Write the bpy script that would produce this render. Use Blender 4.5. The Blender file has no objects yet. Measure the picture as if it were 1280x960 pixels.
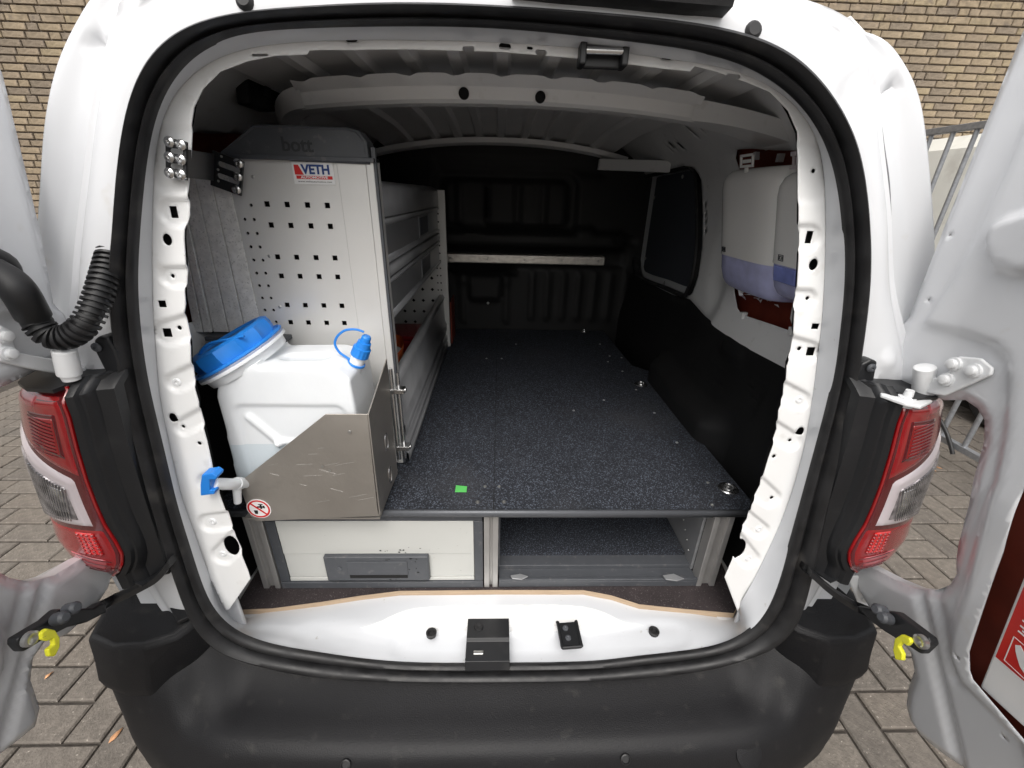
import bpy, math, random
from mathutils import Vector, Matrix
from mathutils.geometry import delaunay_2d_cdt
import numpy as np
random.seed(7)
R = math.radians
S = bpy.context.scene

# ---------------------------------------------------------------- camera
cam = bpy.data.cameras.new('camera'); cam.sensor_width = 36; cam.lens = 525/1280*36
cam.clip_start = .02; cam.clip_end = 400
co = bpy.data.objects.new('camera', cam); S.collection.objects.link(co)
CR = Matrix([[0.999384, -0.010723, -0.033415], [-0.026014, 0.412742, -0.910476], [0.023555, 0.910785, 0.412209]])
co.matrix_world = Matrix.Translation((0, -.62, 1.58)) @ CR.to_4x4()
S.camera = co
# ---------------------------------------------------------------- world, sun, exposure
SUN_EL, SUN_AZ = R(57), R(188)          # azimuth measured from +y towards +x
w = bpy.data.worlds.new('World'); S.world = w; w.use_nodes = True
nt = w.node_tree; nt.nodes.clear()
sky = nt.nodes.new('ShaderNodeTexSky'); sky.sky_type = 'NISHITA'; sky.sun_disc = False
sky.sun_elevation = SUN_EL; sky.sun_rotation = SUN_AZ
sky.air_density = 1.6; sky.dust_density = 8.0; sky.ozone_density = .6
hs = nt.nodes.new('ShaderNodeHueSaturation'); hs.inputs['Saturation'].default_value = .25
bg = nt.nodes.new('ShaderNodeBackground'); bg.inputs['Strength'].default_value = .15
wo = nt.nodes.new('ShaderNodeOutputWorld')
nt.links.new(sky.outputs[0], hs.inputs['Color']); nt.links.new(hs.outputs[0], bg.inputs[0]); nt.links.new(bg.outputs[0], wo.inputs[0])
sl = bpy.data.lights.new('sun', 'SUN'); sl.energy = .5; sl.angle = R(85); sl.color = (1, .97, .92)
so = bpy.data.objects.new('sun', sl); S.collection.objects.link(so)
sd = Vector((math.sin(SUN_AZ)*math.cos(SUN_EL), math.cos(SUN_AZ)*math.cos(SUN_EL), math.sin(SUN_EL)))
so.rotation_euler = sd.to_track_quat('Z', 'Y').to_euler()
S.view_settings.view_transform = 'Standard'; S.view_settings.look = 'None'
S.view_settings.exposure = .66; S.view_settings.gamma = 1
S.cycles.max_bounces = 8; S.cycles.diffuse_bounces = 6

# ---------------------------------------------------------------- materials
def mat(name, col, rough=.5, metal=0, var=.08, vscale=6, bump=0, bscale=60, bdist=.002, coat=0, spec=.5,
        speck=None, speckscale=200, speckthr=.62, dirt=None, dirtthr=.6, dirtscale=14, trans=0, sub=0, stretch=None, alpha=1, rvar=.0, ior=1.45, dirtsoft=.08):
    m = bpy.data.materials.new(name); m.use_nodes = True; t = m.node_tree; N = t.nodes; L = t.links
    b = N['Principled BSDF']
    b.inputs['Roughness'].default_value = rough; b.inputs['Metallic'].default_value = metal
    b.inputs['Coat Weight'].default_value = coat; b.inputs['Coat Roughness'].default_value = .12
    b.inputs['Specular IOR Level'].default_value = spec
    b.inputs['Transmission Weight'].default_value = trans; b.inputs['Alpha'].default_value = alpha
    b.inputs['IOR'].default_value = ior
    if sub:
        b.inputs['Subsurface Weight'].default_value = sub; b.inputs['Subsurface Scale'].default_value = .02
        b.inputs['Subsurface Radius'].default_value = (1, 1, 1)
    tc = N.new('ShaderNodeTexCoord'); mp = N.new('ShaderNodeMapping'); L.new(tc.outputs['Object'], mp.inputs[0])
    if stretch: mp.inputs['Scale'].default_value = stretch
    n = N.new('ShaderNodeTexNoise'); n.inputs['Scale'].default_value = vscale; n.inputs['Detail'].default_value = 6
    L.new(mp.outputs[0], n.inputs['Vector'])
    mr = N.new('ShaderNodeMapRange'); mr.inputs['From Min'].default_value = .3; mr.inputs['From Max'].default_value = .7
    mr.inputs['To Min'].default_value = 1-var; mr.inputs['To Max'].default_value = 1+var
    L.new(n.outputs['Fac'], mr.inputs['Value'])
    vm = N.new('ShaderNodeVectorMath'); vm.operation = 'SCALE'; vm.inputs[0].default_value = col; L.new(mr.outputs[0], vm.inputs['Scale'])
    cur = vm.outputs[0]
    def over(cur, colr, scale, thr, soft, tex='noise'):
        n2 = N.new('ShaderNodeTexNoise'); n2.inputs['Scale'].default_value = scale; n2.inputs['Detail'].default_value = 3
        L.new(mp.outputs[0], n2.inputs['Vector'])
        r2 = N.new('ShaderNodeMapRange'); r2.inputs['From Min'].default_value = thr; r2.inputs['From Max'].default_value = thr+soft
        L.new(n2.outputs['Fac'], r2.inputs['Value'])
        mx = N.new('ShaderNodeMix'); mx.data_type = 'RGBA'; L.new(r2.outputs[0], mx.inputs['Factor'])
        L.new(cur, mx.inputs['A']); mx.inputs['B'].default_value = (*colr, 1)
        return mx.outputs['Result']
    if speck: cur = over(cur, speck, speckscale, speckthr, .12)
    if dirt: cur = over(cur, dirt, dirtscale, dirtthr, dirtsoft)
    L.new(cur, b.inputs['Base Color'])
    if rvar:
        r3 = N.new('ShaderNodeMapRange'); r3.inputs['From Min'].default_value = .3; r3.inputs['From Max'].default_value = .7
        r3.inputs['To Min'].default_value = max(.02, rough-rvar); r3.inputs['To Max'].default_value = rough+rvar
        L.new(n.outputs['Fac'], r3.inputs['Value']); L.new(r3.outputs[0], b.inputs['Roughness'])
    if bump:
        nb = N.new('ShaderNodeTexNoise'); nb.inputs['Scale'].default_value = bscale; nb.inputs['Detail'].default_value = 4
        L.new(mp.outputs[0], nb.inputs['Vector'])
        bp = N.new('ShaderNodeBump'); bp.inputs['Strength'].default_value = bump; bp.inputs['Distance'].default_value = bdist
        L.new(nb.outputs['Fac'], bp.inputs['Height']); L.new(bp.outputs[0], b.inputs['Normal'])
    return m
M = {}
M['paint'] = mat('white_body_paint', (.61, .62, .64), .28, coat=.7, var=.012, vscale=3, bump=.06, bscale=5, bdist=.004, dirt=(.52, .5, .46), dirtthr=.66, dirtscale=22, dirtsoft=.3)
M['inner'] = mat('white_inner_paint', (.74, .745, .745), .36, coat=.3, var=.03, vscale=5, bump=.08, bscale=12, bdist=.003, dirt=(.5, .49, .46), dirtthr=.62, dirtscale=30, dirtsoft=.4)
M['sill'] = mat('worn_sill_paint', (.49, .505, .53), .3, coat=.4, var=.03, dirt=(.33, .32, .30), dirtthr=.70, dirtscale=60, dirtsoft=.1, bump=.1, bscale=20)
M['rubber'] = mat('black_rubber', (.012, .012, .013), .5, var=.3, vscale=25, dirt=(.07, .065, .06), dirtthr=.6, dirtscale=18, dirtsoft=.4, rvar=.12, bump=.2, bscale=80, bdist=.001)
M['bumper'] = mat('grained_black_plastic', (.009, .009, .0102), .52, var=.15, vscale=7, bump=.9, bscale=420, bdist=.0008, dirt=(.035, .034, .032), dirtthr=.62, dirtscale=26, dirtsoft=.25, rvar=.03, spec=.30)
M['black'] = mat('black_plastic', (.012, .0125, .014), .42, var=.2, bump=.2, bscale=500, bdist=.0005, dirt=(.03, .03, .03), dirtthr=.6, dirtscale=15, dirtsoft=.3)
M['trim'] = mat('dark_interior_trim', (.009, .009, .0095), .55, spec=.42, var=.2, bump=.25, bscale=400, bdist=.0006)
M['dark_fill'] = mat('shade_and_joint_black', (.006, .006, .006), .9)  # near-black colour standing in for shade inside holes; also joints and underbody
M['mat'] = mat('speckled_floor_board', (.0095, .0110, .0155), .75, var=.2, vscale=10, speck=(.095, .11, .14), speckscale=320, speckthr=.53, dirt=(.034, .035, .040), dirtthr=.56, dirtscale=4, dirtsoft=.3, bump=.8, bscale=260, bdist=.002)
M['carpet'] = mat('brown_carpet_board', (.030, .023, .024), .95, var=.25, vscale=20, speck=(.11, .095, .095), speckscale=300, speckthr=.6, bump=1, bscale=400, bdist=.002)
M['ply'] = mat('plywood_edge', (.42, .315, .215), .6, var=.18, vscale=8, stretch=(2, 2, 90), bump=.3, bscale=60, dirt=(.2, .11, .06), dirtthr=.66, dirtscale=5)
M['alu'] = mat('aluminium_profile', (.42, .41, .40), .42, metal=.6, var=.06, vscale=20, bump=.1, bscale=200, bdist=.0005, rvar=.06)
M['alulight'] = mat('light_coated_aluminium', (.64, .635, .62), .34, metal=.25, var=.02, vscale=12, coat=.15)
M['galv'] = mat('mottled_galvanised', (.72, .71, .69), .5, metal=.1, var=.12, vscale=70, speck=(.48, .475, .46), speckscale=260, speckthr=.58)
M['greymetal'] = mat('grey_anodised_shelf', (.27, .275, .285), .36, metal=.4, var=.1, vscale=14, dirt=(.26, .27, .28), dirtthr=.68, dirtscale=55, rvar=.06)
M['gplastic'] = mat('dark_grey_plastic', (.060, .064, .072), .45, var=.06, vscale=30, bump=.2, bscale=500, bdist=.0004, dirt=(.09, .09, .095), dirtthr=.62, dirtscale=60)
M['edge'] = mat('grey_edge_strip', (.085, .09, .10), .4, metal=.2, var=.06)
M['drawer'] = mat('drawer_front_grey', (.47, .475, .455), .45, var=.02, vscale=9, dirt=(.28, .28, .27), dirtthr=.7, dirtscale=70, bump=.05)
M['steel'] = mat('scratched_stainless', (.40, .375, .345), .42, metal=.75, var=.08, vscale=5, speck=(.55, .53, .5), speckscale=150, speckthr=.69, dirt=(.36, .34, .31), dirtthr=.56, dirtscale=35, dirtsoft=.3, bump=.12, bscale=90, rvar=.08)
M['bright'] = mat('bright_steel', (.62, .62, .62), .25, metal=1, var=.05)
M['screw'] = mat('zinc_screw', (.5, .5, .49), .3, metal=.9, var=.1, vscale=200)
M['blue'] = mat('blue_plastic', (.018, .205, .66), .4, var=.08, vscale=30, bump=.1, bscale=100)
M['hdpe'] = mat('translucent_white_plastic', (.74, .765, .79), .36, var=.02, vscale=12, sub=.35, bump=.12, bscale=25, bdist=.004)
M['hdpewet'] = mat('plastic_with_water_behind', (.60, .665, .71), .34, var=.02, vscale=10, sub=.25, bump=.1, bscale=25, bdist=.004)
M['white'] = mat('white_plastic', (.90, .895, .875), .2, coat=.4, var=.01)
M['lav'] = mat('lavender_clear_plastic', (.55, .57, .86), .18, var=.10, vscale=30, coat=.4, sub=.2)
M['lavdark'] = mat('blue_lavender_plastic', (.24, .29, .66), .2, var=.15, vscale=35, coat=.4)
M['tissue'] = mat('paper', (.85, .85, .85), .9)
M['redboard'] = mat('red_brown_board', (.15, .022, .010), .6, var=.2, vscale=14)
M['panel'] = mat('blue_black_panel', (.045, .050, .062), .6, var=.05, bump=.1, bscale=200)
M['redlens'] = mat('red_lens', (.28, .006, .008), .08, coat=1, var=.12, vscale=25, spec=.6)
M['pinklens'] = mat('pale_red_lens', (.42, .085, .095), .1, coat=1, var=.08)
M['reddark'] = mat('dark_red_lens', (.10, .003, .006), .08, coat=1, var=.1)
M['redbright'] = mat('bright_red_reflector', (.75, .012, .012), .2, coat=1, var=.3, vscale=120)
M['clear'] = mat('frosted_clear_lens', (.64, .575, .60), .12, coat=1, var=.05, spec=.8)
M['chrome'] = mat('lamp_reflector', (.55, .55, .56), .15, metal=.9, var=.4, vscale=45)
M['chromedark'] = mat('lamp_reflector_dark', (.38, .355, .365), .2, metal=.5, var=.6, vscale=60)
M['yellow'] = mat('yellow_plastic', (.68, .66, .03), .4, var=.05, vscale=60, dirt=(.35, .32, .05), dirtthr=.68, dirtscale=150)
M['hinge'] = mat('painted_hinge', (.70, .71, .72), .35, coat=.3, var=.03, bump=.1, bscale=60)
M['green'] = mat('green_sticker', (.09, .44, .10), .6, var=.1, vscale=60)
M['stred'] = mat('print_red', (.60, .02, .02), .5)
M['stred2'] = mat('label_red', (.56, .025, .02), .35)
M['stblue'] = mat('print_blue', (.015, .05, .20), .5)
M['stblack'] = mat('print_black', (.015, .015, .015), .5)
M['stwhite'] = mat('print_white', (.78, .78, .78), .45)
M['orange'] = mat('orange_strap', (.55, .11, .02), .7, var=.3, vscale=50, bump=.5, bscale=200)
M['redtool'] = mat('red_plastic', (.16, .010, .014), .25, coat=.5, var=.2)
M['roofin'] = mat('grey_roof_paint', (.78, .78, .78), .42, coat=.2, var=.05, vscale=4, bump=.1, bscale=10, bdist=.006)
M['seam'] = mat('seam_sealer_grey', (.16, .16, .17), .6)
M['paver'] = [mat('paver_a%d' % i, c, .85, var=.22, vscale=35, speck=(.42, .38, .33), speckscale=110, speckthr=.655, bump=.9, bscale=120, bdist=.004, dirt=(.07, .06, .052), dirtthr=.6, dirtscale=9, dirtsoft=.35) for i, c in enumerate([(.120, .105, .090), (.130, .114, .097), (.108, .095, .082), (.125, .108, .091)])]
M['paver'][0].name = 'paver_warm_grey'; M['paver'][1].name = 'paver_pale'; M['paver'][2].name = 'paver_dull'; M['paver'][3].name = 'paver_brownish'
M['sand'] = mat('joint_sand', (.045, .038, .032), .95, var=.3, vscale=60, bump=1, bscale=200)
M['brick'] = [mat('brick_' + n, c, .85, var=.25, vscale=18, speck=(.25, .2, .15), speckscale=70, speckthr=.62, bump=1, bscale=60, bdist=.006, dirt=(.13, .105, .085), dirtthr=.57, dirtscale=14, dirtsoft=.2) for n, c in (('buff', (.235, .185, .125)), ('tan', (.215, .17, .12)), ('brown', (.18, .145, .108)), ('yellow', (.25, .20, .13)))]
M['mortar'] = mat('mortar', (.145, .12, .10), .95, var=.25, vscale=30, bump=1, bscale=80)
M['galvf'] = mat('galvanised_fence', (.30, .31, .33), .45, metal=.6, var=.15, vscale=50)
M['vanwhite'] = mat('dirty_white_vehicle', (.62, .62, .58), .35, coat=.4, var=.04, vscale=3, dirt=(.35, .33, .3), dirtthr=.6, dirtscale=5, dirtsoft=.4)
M['leafm'] = mat('dry_leaf', (.42, .22, .11), .8, var=.3, vscale=60)

# ---------------------------------------------------------------- mesh helpers
def lean(z): return .10*max(0., (z-.6)/1.16)**1.3
def xdoor(z):
    t = max(0, 1.22-z); return .715+.24*t*t/(t+.08)
class MB:
    def __init__(s): s.v = []; s.f = []
    def add(s, vs, fs):
        o = len(s.v); s.v += [tuple(p) for p in vs]; s.f += [tuple(i+o for i in f) for f in fs]
    def box(s, x0, x1, y0, y1, z0, z1, m=None):
        vs = [(x, y, z) for z in (z0, z1) for y in (y0, y1) for x in (x0, x1)]
        if m: vs = [tuple(m @ Vector(p)) for p in vs]
        s.add(vs, [(0, 2, 3, 1), (4, 5, 7, 6), (0, 1, 5, 4), (2, 6, 7, 3), (0, 4, 6, 2), (1, 3, 7, 5)])
        return s
    def loft(s, rows, closed=False, caps=False):
        n = len(rows[0]); vs = [p for r in rows for p in r]; fs = []
        for i in range(len(rows)-1):
            for j in range(n if closed else n-1):
                k = (j+1) % n
                fs.append((i*n+j, i*n+k, (i+1)*n+k, (i+1)*n+j))
        if caps:
            fs.append(tuple(range(n-1, -1, -1))); fs.append(tuple((len(rows)-1)*n+j for j in range(n)))
        s.add(vs, fs); return s
    def tube(s, path, r, n=12, caps=True):
        P = [Vector(p) for p in path]; rows = []; up = None
        for i, p in enumerate(P):
            d = (P[min(i+1, len(P)-1)]-P[max(i-1, 0)]).normalized()
            if up is None: up = Vector((0, 0, 1)) if abs(d.z) < .9 else Vector((1, 0, 0))
            a = d.cross(up).normalized(); up = a.cross(d).normalized()
            rr = r[i] if isinstance(r, (list, tuple)) else r
            rows.append([tuple(p+a*math.cos(t)*rr+up*math.sin(t)*rr) for t in [2*math.pi*k/n for k in range(n)]])
        return s.loft(rows, True, caps)
    def cyl(s, a, b, r, n=20, r2=None): return s.tube([a, b], [r, r2 if r2 is not None else r], n)
    def lathe(s, base, axis, prof, n=24):       # prof: (height, radius)
        ax = Vector(axis).normalized(); u = ax.orthogonal().normalized(); v = ax.cross(u); b = Vector(base)
        rows = [[tuple(b+ax*h+(u*math.cos(t)+v*math.sin(t))*max(r, 1e-4)) for t in [2*math.pi*k/n for k in range(n)]] for h, r in prof]
        return s.loft(rows, True, True)
    def prism(s, poly, off):                    # polygon of 3-D points extruded by off
        n = len(poly); o = Vector(off); a = [Vector(p) for p in poly]
        vs = [tuple(p) for p in a]+[tuple(p+o) for p in a]
        s.add(vs, [tuple(range(n)), tuple(range(2*n-1, n-1, -1))]+[(i, i+n, (i+1) % n+n, (i+1) % n) for i in range(n)])
        return s
def link(name, me, parent=None):
    o = bpy.data.objects.new(name, me); S.collection.objects.link(o)
    if parent: o.parent = parent
    return o
def obj(name, mb, m, parent=None, bevel=0, seg=2, smooth=True, ang=35, sub=0, solid=0, fixn=True):
    me = bpy.data.meshes.new(name); me.from_pydata(mb.v, [], mb.f); me.validate()
    if fixn:
        import bmesh
        b = bmesh.new(); b.from_mesh(me); bmesh.ops.recalc_face_normals(b, faces=b.faces); b.to_mesh(me); b.free()
    me.materials.append(M[m] if isinstance(m, str) else m)
    if smooth:
        me.polygons.foreach_set('use_smooth', [True]*len(me.polygons)); me.set_sharp_from_angle(angle=R(ang))
    o = link(name, me, parent)
    if parent: o.location = -Vector(parent.get('_w', (0, 0, 0)))
    if solid:
        k = o.modifiers.new('solid', 'SOLIDIFY'); k.thickness = solid; k.offset = 0
    if bevel:
        k = o.modifiers.new('bevel', 'BEVEL'); k.width = bevel; k.segments = seg; k.limit_method = 'ANGLE'; k.angle_limit = R(30); k.harden_normals = True
    if sub:
        k = o.modifiers.new('sub', 'SUBSURF'); k.levels = sub; k.render_levels = sub
    return o
def thing(name, label, cat, loc=(0, 0, 0), group=None, kind=None):
    o = bpy.data.objects.new(name, None); S.collection.objects.link(o); o.location = loc; o['_w'] = loc
    o['label'] = label; o['category'] = cat
    if group: o['group'] = group
    if kind: o['kind'] = kind
    return o
def tag(o, label, cat, group=None):
    o['label'] = label; o['category'] = cat
    if group: o['group'] = group
    return o
def struct(o, kind='structure'): o['kind'] = kind; return o
def sub_of(o, p):                               # a sub-part: o under part p, same world place
    o.parent = p; o.location = (0, 0, 0); return o
def catmull(pts, closed=True, k=8):
    n = len(pts); out = []; P = [np.array(p, float) for p in pts]
    for i in range(n if closed else n-1):
        a, b, c, d = [P[(i+j) % n] if closed else P[min(max(i+j, 0), n-1)] for j in (-1, 0, 1, 2)]
        for t in range(k):
            t /= k
            out.append(tuple(.5*((2*b)+(-a+c)*t+(2*a-5*b+4*c-d)*t*t+(-a+3*b-3*c+d)*t**3)))
    if not closed: out.append(tuple(P[-1]))
    return out
NR = 432; CZ = 1.2
def ring(pts, n=NR, k=6):                       # closed loop of 3-D points resampled by angle about (0, CZ)
    c = catmull(pts, True, k)
    a = np.array([math.atan2(p[2]-CZ, p[0]) for p in c]); q = np.array(c); i = np.argsort(a); a = a[i]; q = q[i]
    rr = np.hypot(q[:, 0], q[:, 2]-CZ)
    t = np.linspace(-math.pi, math.pi, n, endpoint=False)
    r = np.interp(t, a, rr, period=2*math.pi); y = np.interp(t, a, q[:, 1], period=2*math.pi)
    return np.stack([r*np.cos(t), y, CZ+r*np.sin(t)], 1)
def inpoly(px, py, poly):
    c = np.zeros(len(px), bool); n = len(poly)
    for i in range(n):
        x1, y1 = poly[i]; x2, y2 = poly[(i+1) % n]
        if y1 == y2: continue
        k = ((y1 > py) != (y2 > py)) & (px < (x2-x1)*(py-y1)/(y2-y1)+x1)
        c ^= k
    return c
def dens(poly, st):
    o = []
    for i in range(len(poly)):
        a = np.array(poly[i][:2], float); b = np.array(poly[(i+1) % len(poly)][:2], float)
        m = max(1, int(np.linalg.norm(b-a)/st))
        for j in range(m): o.append(tuple(a+(b-a)*j/m))
    return o
def sheet(outline, holes, st, mapf):
    ol = dens(outline, st*1.2); hs_ = [dens(h, st*2) for h in holes]
    xs = [p[0] for p in ol]; ys = [p[1] for p in ol]
    gx, gy = np.meshgrid(np.arange(min(xs)+st/2, max(xs), st), np.arange(min(ys)+st/2, max(ys), st))
    gx = gx.ravel()+.13*st; gy = gy.ravel()
    keep = inpoly(gx, gy, ol)
    for h in hs_:
        hh = np.array(h); keep &= ~inpoly(gx, gy, h)
    bd = np.array(ol+[p for h in hs_ for p in h])
    for i in range(0, len(bd), 400):
        b = bd[i:i+400]
        dd = (gx[:, None]-b[None, :, 0])**2+(gy[:, None]-b[None, :, 1])**2
        keep &= dd.min(1) > (st*.45)**2
    V = list(ol); E = [(i, (i+1) % len(ol)) for i in range(len(ol))]
    for h in hs_:
        o = len(V); V += h; E += [(o+i, o+(i+1) % len(h)) for i in range(len(h))]
    V += list(zip(gx[keep], gy[keep]))
    r = delaunay_2d_cdt([Vector(p) for p in V], E, [], 0, 1e-6)
    vs = np.array([tuple(p) for p in r[0]]); fs = np.array([f for f in r[2] if len(f) == 3])
    c = vs[fs].mean(1); k = inpoly(c[:, 0], c[:, 1], ol)
    for h in hs_: k &= ~inpoly(c[:, 0], c[:, 1], h)
    m = MB(); m.add([mapf(float(p[0]), float(p[1])) for p in vs], [tuple(int(i) for i in f) for f in fs[k]])
    return m
def sm(t): t = min(1., max(0., t)); return t*t*(3-2*t)
def relief(feats):
    def f(a, b):
        h = 0.
        for F in feats:
            if F[0] == 'poly':
                _, P_, ht, bl = F; d = 1e9; ins = False; n = len(P_)
                for i in range(n):
                    x1, y1 = P_[i]; x2, y2 = P_[(i+1) % n]; dx, dy = x2-x1, y2-y1
                    t = min(1, max(0, ((a-x1)*dx+(b-y1)*dy)/(dx*dx+dy*dy+1e-12))); d = min(d, math.hypot(a-x1-dx*t, b-y1-dy*t))
                    if (y1 > b) != (y2 > b) and a < dx*(b-y1)/dy+x1: ins = not ins
                if ins: d = -d
            elif F[0] == 'cap':
                _, ax, ay, bx, by, r, ht, bl = F
                dx, dy = bx-ax, by-ay; L2 = dx*dx+dy*dy or 1e-9
                t = min(1, max(0, ((a-ax)*dx+(b-ay)*dy)/L2)); d = math.hypot(a-ax-dx*t, b-ay-dy*t)-r
            else:                               # rounded box
                _, cx, cy, hw, hh, r, rot, ht, bl = F
                c, s = math.cos(rot), math.sin(rot); x = (a-cx)*c+(b-cy)*s; y = -(a-cx)*s+(b-cy)*c
                qx, qy = abs(x)-hw+r, abs(y)-hh+r
                d = math.hypot(max(qx, 0), max(qy, 0))+min(max(qx, qy), 0)-r
            if d < bl: h += ht*sm(.5-d/bl*.5)
        return h
    return f
def circ(cx, cy, r, n=14, ry=None): return [(cx+r*math.cos(2*math.pi*i/n), cy+(ry or r)*math.sin(2*math.pi*i/n)) for i in range(n)]
def rect(cx, cy, hw, hh, rot=0):
    c, s = math.cos(rot), math.sin(rot)
    return [(cx+x*c-y*s, cy+x*s+y*c) for x, y in ((-hw, -hh), (hw, -hh), (hw, hh), (-hw, hh))]
def rrect(cx, cy, hw, hh, r, n=5):
    o = []
    for sx, sy, a0 in ((1, 1, 0), (-1, 1, 90), (-1, -1, 180), (1, -1, 270)):
        for i in range(n+1):
            a = R(a0+90*i/n); o.append((cx+sx*(hw-r)+r*math.cos(a), cy+sy*(hh-r)+r*math.sin(a)))
    return o
def slot(cx, cy, hl, r, rot=0):
    o = []
    for s_, a0 in ((1, -90), (-1, 90)):
        for i in range(7):
            a = R(a0+180*i/6); x, y = s_*hl+r*math.cos(a), r*math.sin(a)
            o.append((cx+x*math.cos(rot)-y*math.sin(rot), cy+x*math.sin(rot)+y*math.cos(rot)))
    return o
def text(name, s, size, m, mw, parent, depth=.0004, bold=0., width=None):
    cu = bpy.data.curves.new(name, 'FONT'); cu.body = s; cu.size = size; cu.extrude = depth; cu.offset = bold
    cu.align_x = 'CENTER'; cu.align_y = 'CENTER'
    o = bpy.data.objects.new('tmp', cu); S.collection.objects.link(o)
    me = bpy.data.meshes.new_from_object(o.evaluated_get(bpy.context.evaluated_depsgraph_get()))
    bpy.data.objects.remove(o); bpy.data.curves.remove(cu)
    if width:
        xs = [v.co.x for v in me.vertices]; k = width/(max(xs)-min(xs)); me.transform(Matrix.Diagonal((k, 1, 1, 1)))
    me.transform(mw); me.materials.clear(); me.materials.append(M[m] if isinstance(m, str) else m)
    o = link(name, me, parent)
    if parent: o.location = -Vector(parent.get('_w', (0, 0, 0)))
    return o
def face_m(p, right, up):                       # matrix placing a local XY drawing at p
    x = Vector(right).normalized(); z = x.cross(Vector(up)).normalized(); y = z.cross(x)
    return Matrix.Translation(p) @ Matrix((x, y, z)).transposed().to_4x4()
def screwhead(mb, p, ax, r=.006, h=.003):
    mb.lathe(p, ax, [(0, r), (h*.5, r*.95), (h, r*.6), (h*1.0, r*.3), (h*.5, r*.28), (h*.5, 0)], 12)

# ================================================================ VAN
van = thing('van', 'large white panel van, both rear doors open, its fitted cargo bay facing the viewer', 'van')
A_so = [(-.603,.068,1.458),(-.584,.072,1.502),(-.566,.078,1.558),(-.546,.084,1.612),(-.525,.089,1.662),(-.498,.095,1.711),(-.465,.099,1.747),(-.427,.101,1.770),(-.376,.103,1.785),(-.317,.104,1.794),(-.158,.105,1.807),(-.008,.105,1.809),(.189,.105,1.804),(.278,.104,1.798),(.348,.103,1.788),(.403,.101,1.771),(.444,.099,1.747),(.481,.095,1.715),(.515,.091,1.681),(.552,.084,1.618),(.589,.075,1.526),(.607,.068,1.464),(.620,.062,1.398),(.636,.050,1.284),(.644,.040,1.173),(.658,.026,1.012),(.675,.012,.827),(.682,.005,.721),(.658,.002,.652),(.586,.000,.599),(.480,.000,.553),(.271,.000,.527),(.003,.000,.523),(-.223,.000,.531),(-.406,.000,.549),(-.525,.000,.590),(-.601,.001,.645),(-.640,.005,.712),(-.647,.013,.835),(-.646,.022,.965),(-.645,.032,1.082),(-.639,.043,1.210),(-.632,.052,1.298),(-.619,.061,1.392)]
A_si = [(-.570,.075,1.457),(-.553,.081,1.513),(-.534,.087,1.570),(-.510,.094,1.634),(-.487,.099,1.679),(-.461,.103,1.712),(-.430,.106,1.738),(-.397,.108,1.757),(-.352,.109,1.768),(-.292,.110,1.774),(-.162,.110,1.780),(-.008,.111,1.783),(.149,.110,1.775),(.276,.109,1.765),(.342,.107,1.753),(.399,.105,1.731),(.449,.101,1.701),(.490,.097,1.660),(.520,.092,1.612),(.551,.084,1.537),(.572,.076,1.462),(.589,.066,1.368),(.602,.056,1.265),(.604,.040,1.081),(.604,.032,.986),(.604,.024,.884),(.602,.018,.795),(.591,.013,.712),(.565,.010,.666),(.515,.009,.633),(.339,.008,.608),(.228,.008,.587),(.002,.008,.585),(-.220,.008,.592),(-.396,.009,.630),(-.515,.010,.658),(-.569,.012,.693),(-.601,.015,.755),(-.609,.021,.837),(-.609,.027,.929),(-.611,.033,1.005),(-.606,.043,1.119),(-.603,.051,1.207),(-.600,.058,1.281),(-.587,.067,1.377)]
A_rv = [(-.583,.116,1.446),(-.568,.123,1.509),(-.548,.130,1.581),(-.530,.136,1.637),(-.508,.141,1.680),(-.482,.144,1.710),(-.450,.147,1.735),(-.412,.149,1.753),(-.370,.151,1.765),(-.300,.152,1.774),(-.172,.152,1.781),(-.008,.153,1.783),(.135,.152,1.779),(.269,.151,1.769),(.344,.150,1.761),(.396,.149,1.748),(.445,.146,1.726),(.484,.143,1.697),(.511,.139,1.665),(.531,.134,1.619),(.553,.126,1.544),(.572,.119,1.468),(.589,.110,1.384),(.600,.103,1.309),(.613,.094,1.212),(.621,.086,1.125),(.622,.078,1.041),(.619,.073,.971),(.614,.069,.919),(.606,.065,.869),(.595,.060,.796),(.577,.055,.708)]+[(.614,.100,.602),(.501,.121,.602),(.380,.136,.602),(.342,.153,.602),(.239,.176,.602),(.001,.178,.602),(-.256,.179,.602),(-.356,.163,.602),(-.453,.145,.602),(-.569,.132,.602),(-.656,.124,.602)]+[(-.625,.061,.808),(-.629,.066,.879),(-.631,.070,.941),(-.636,.076,1.009),(-.632,.083,1.100),(-.629,.090,1.168),(-.624,.095,1.229),(-.613,.101,1.293),(-.601,.108,1.365)]
def smooth_ring(q, w, zmin=-9):
    k = np.hanning(2*w+1); k /= k.sum(); o = q.copy()
    for c in range(3): o[:, c] = np.convolve(np.concatenate([q[-w:, c], q[:, c], q[:w, c]]), k, 'valid')
    t = np.clip((q[:, 2]-zmin)/.1, 0, 1)[:, None]; return q*(1-t)+o*t
R_so, R_si, R_rv = smooth_ring(ring(A_so), 9), smooth_ring(ring(A_si), 9), smooth_ring(ring(A_rv), 7, .75)
R_si = R_si+(R_so-R_si)*.20
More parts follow.
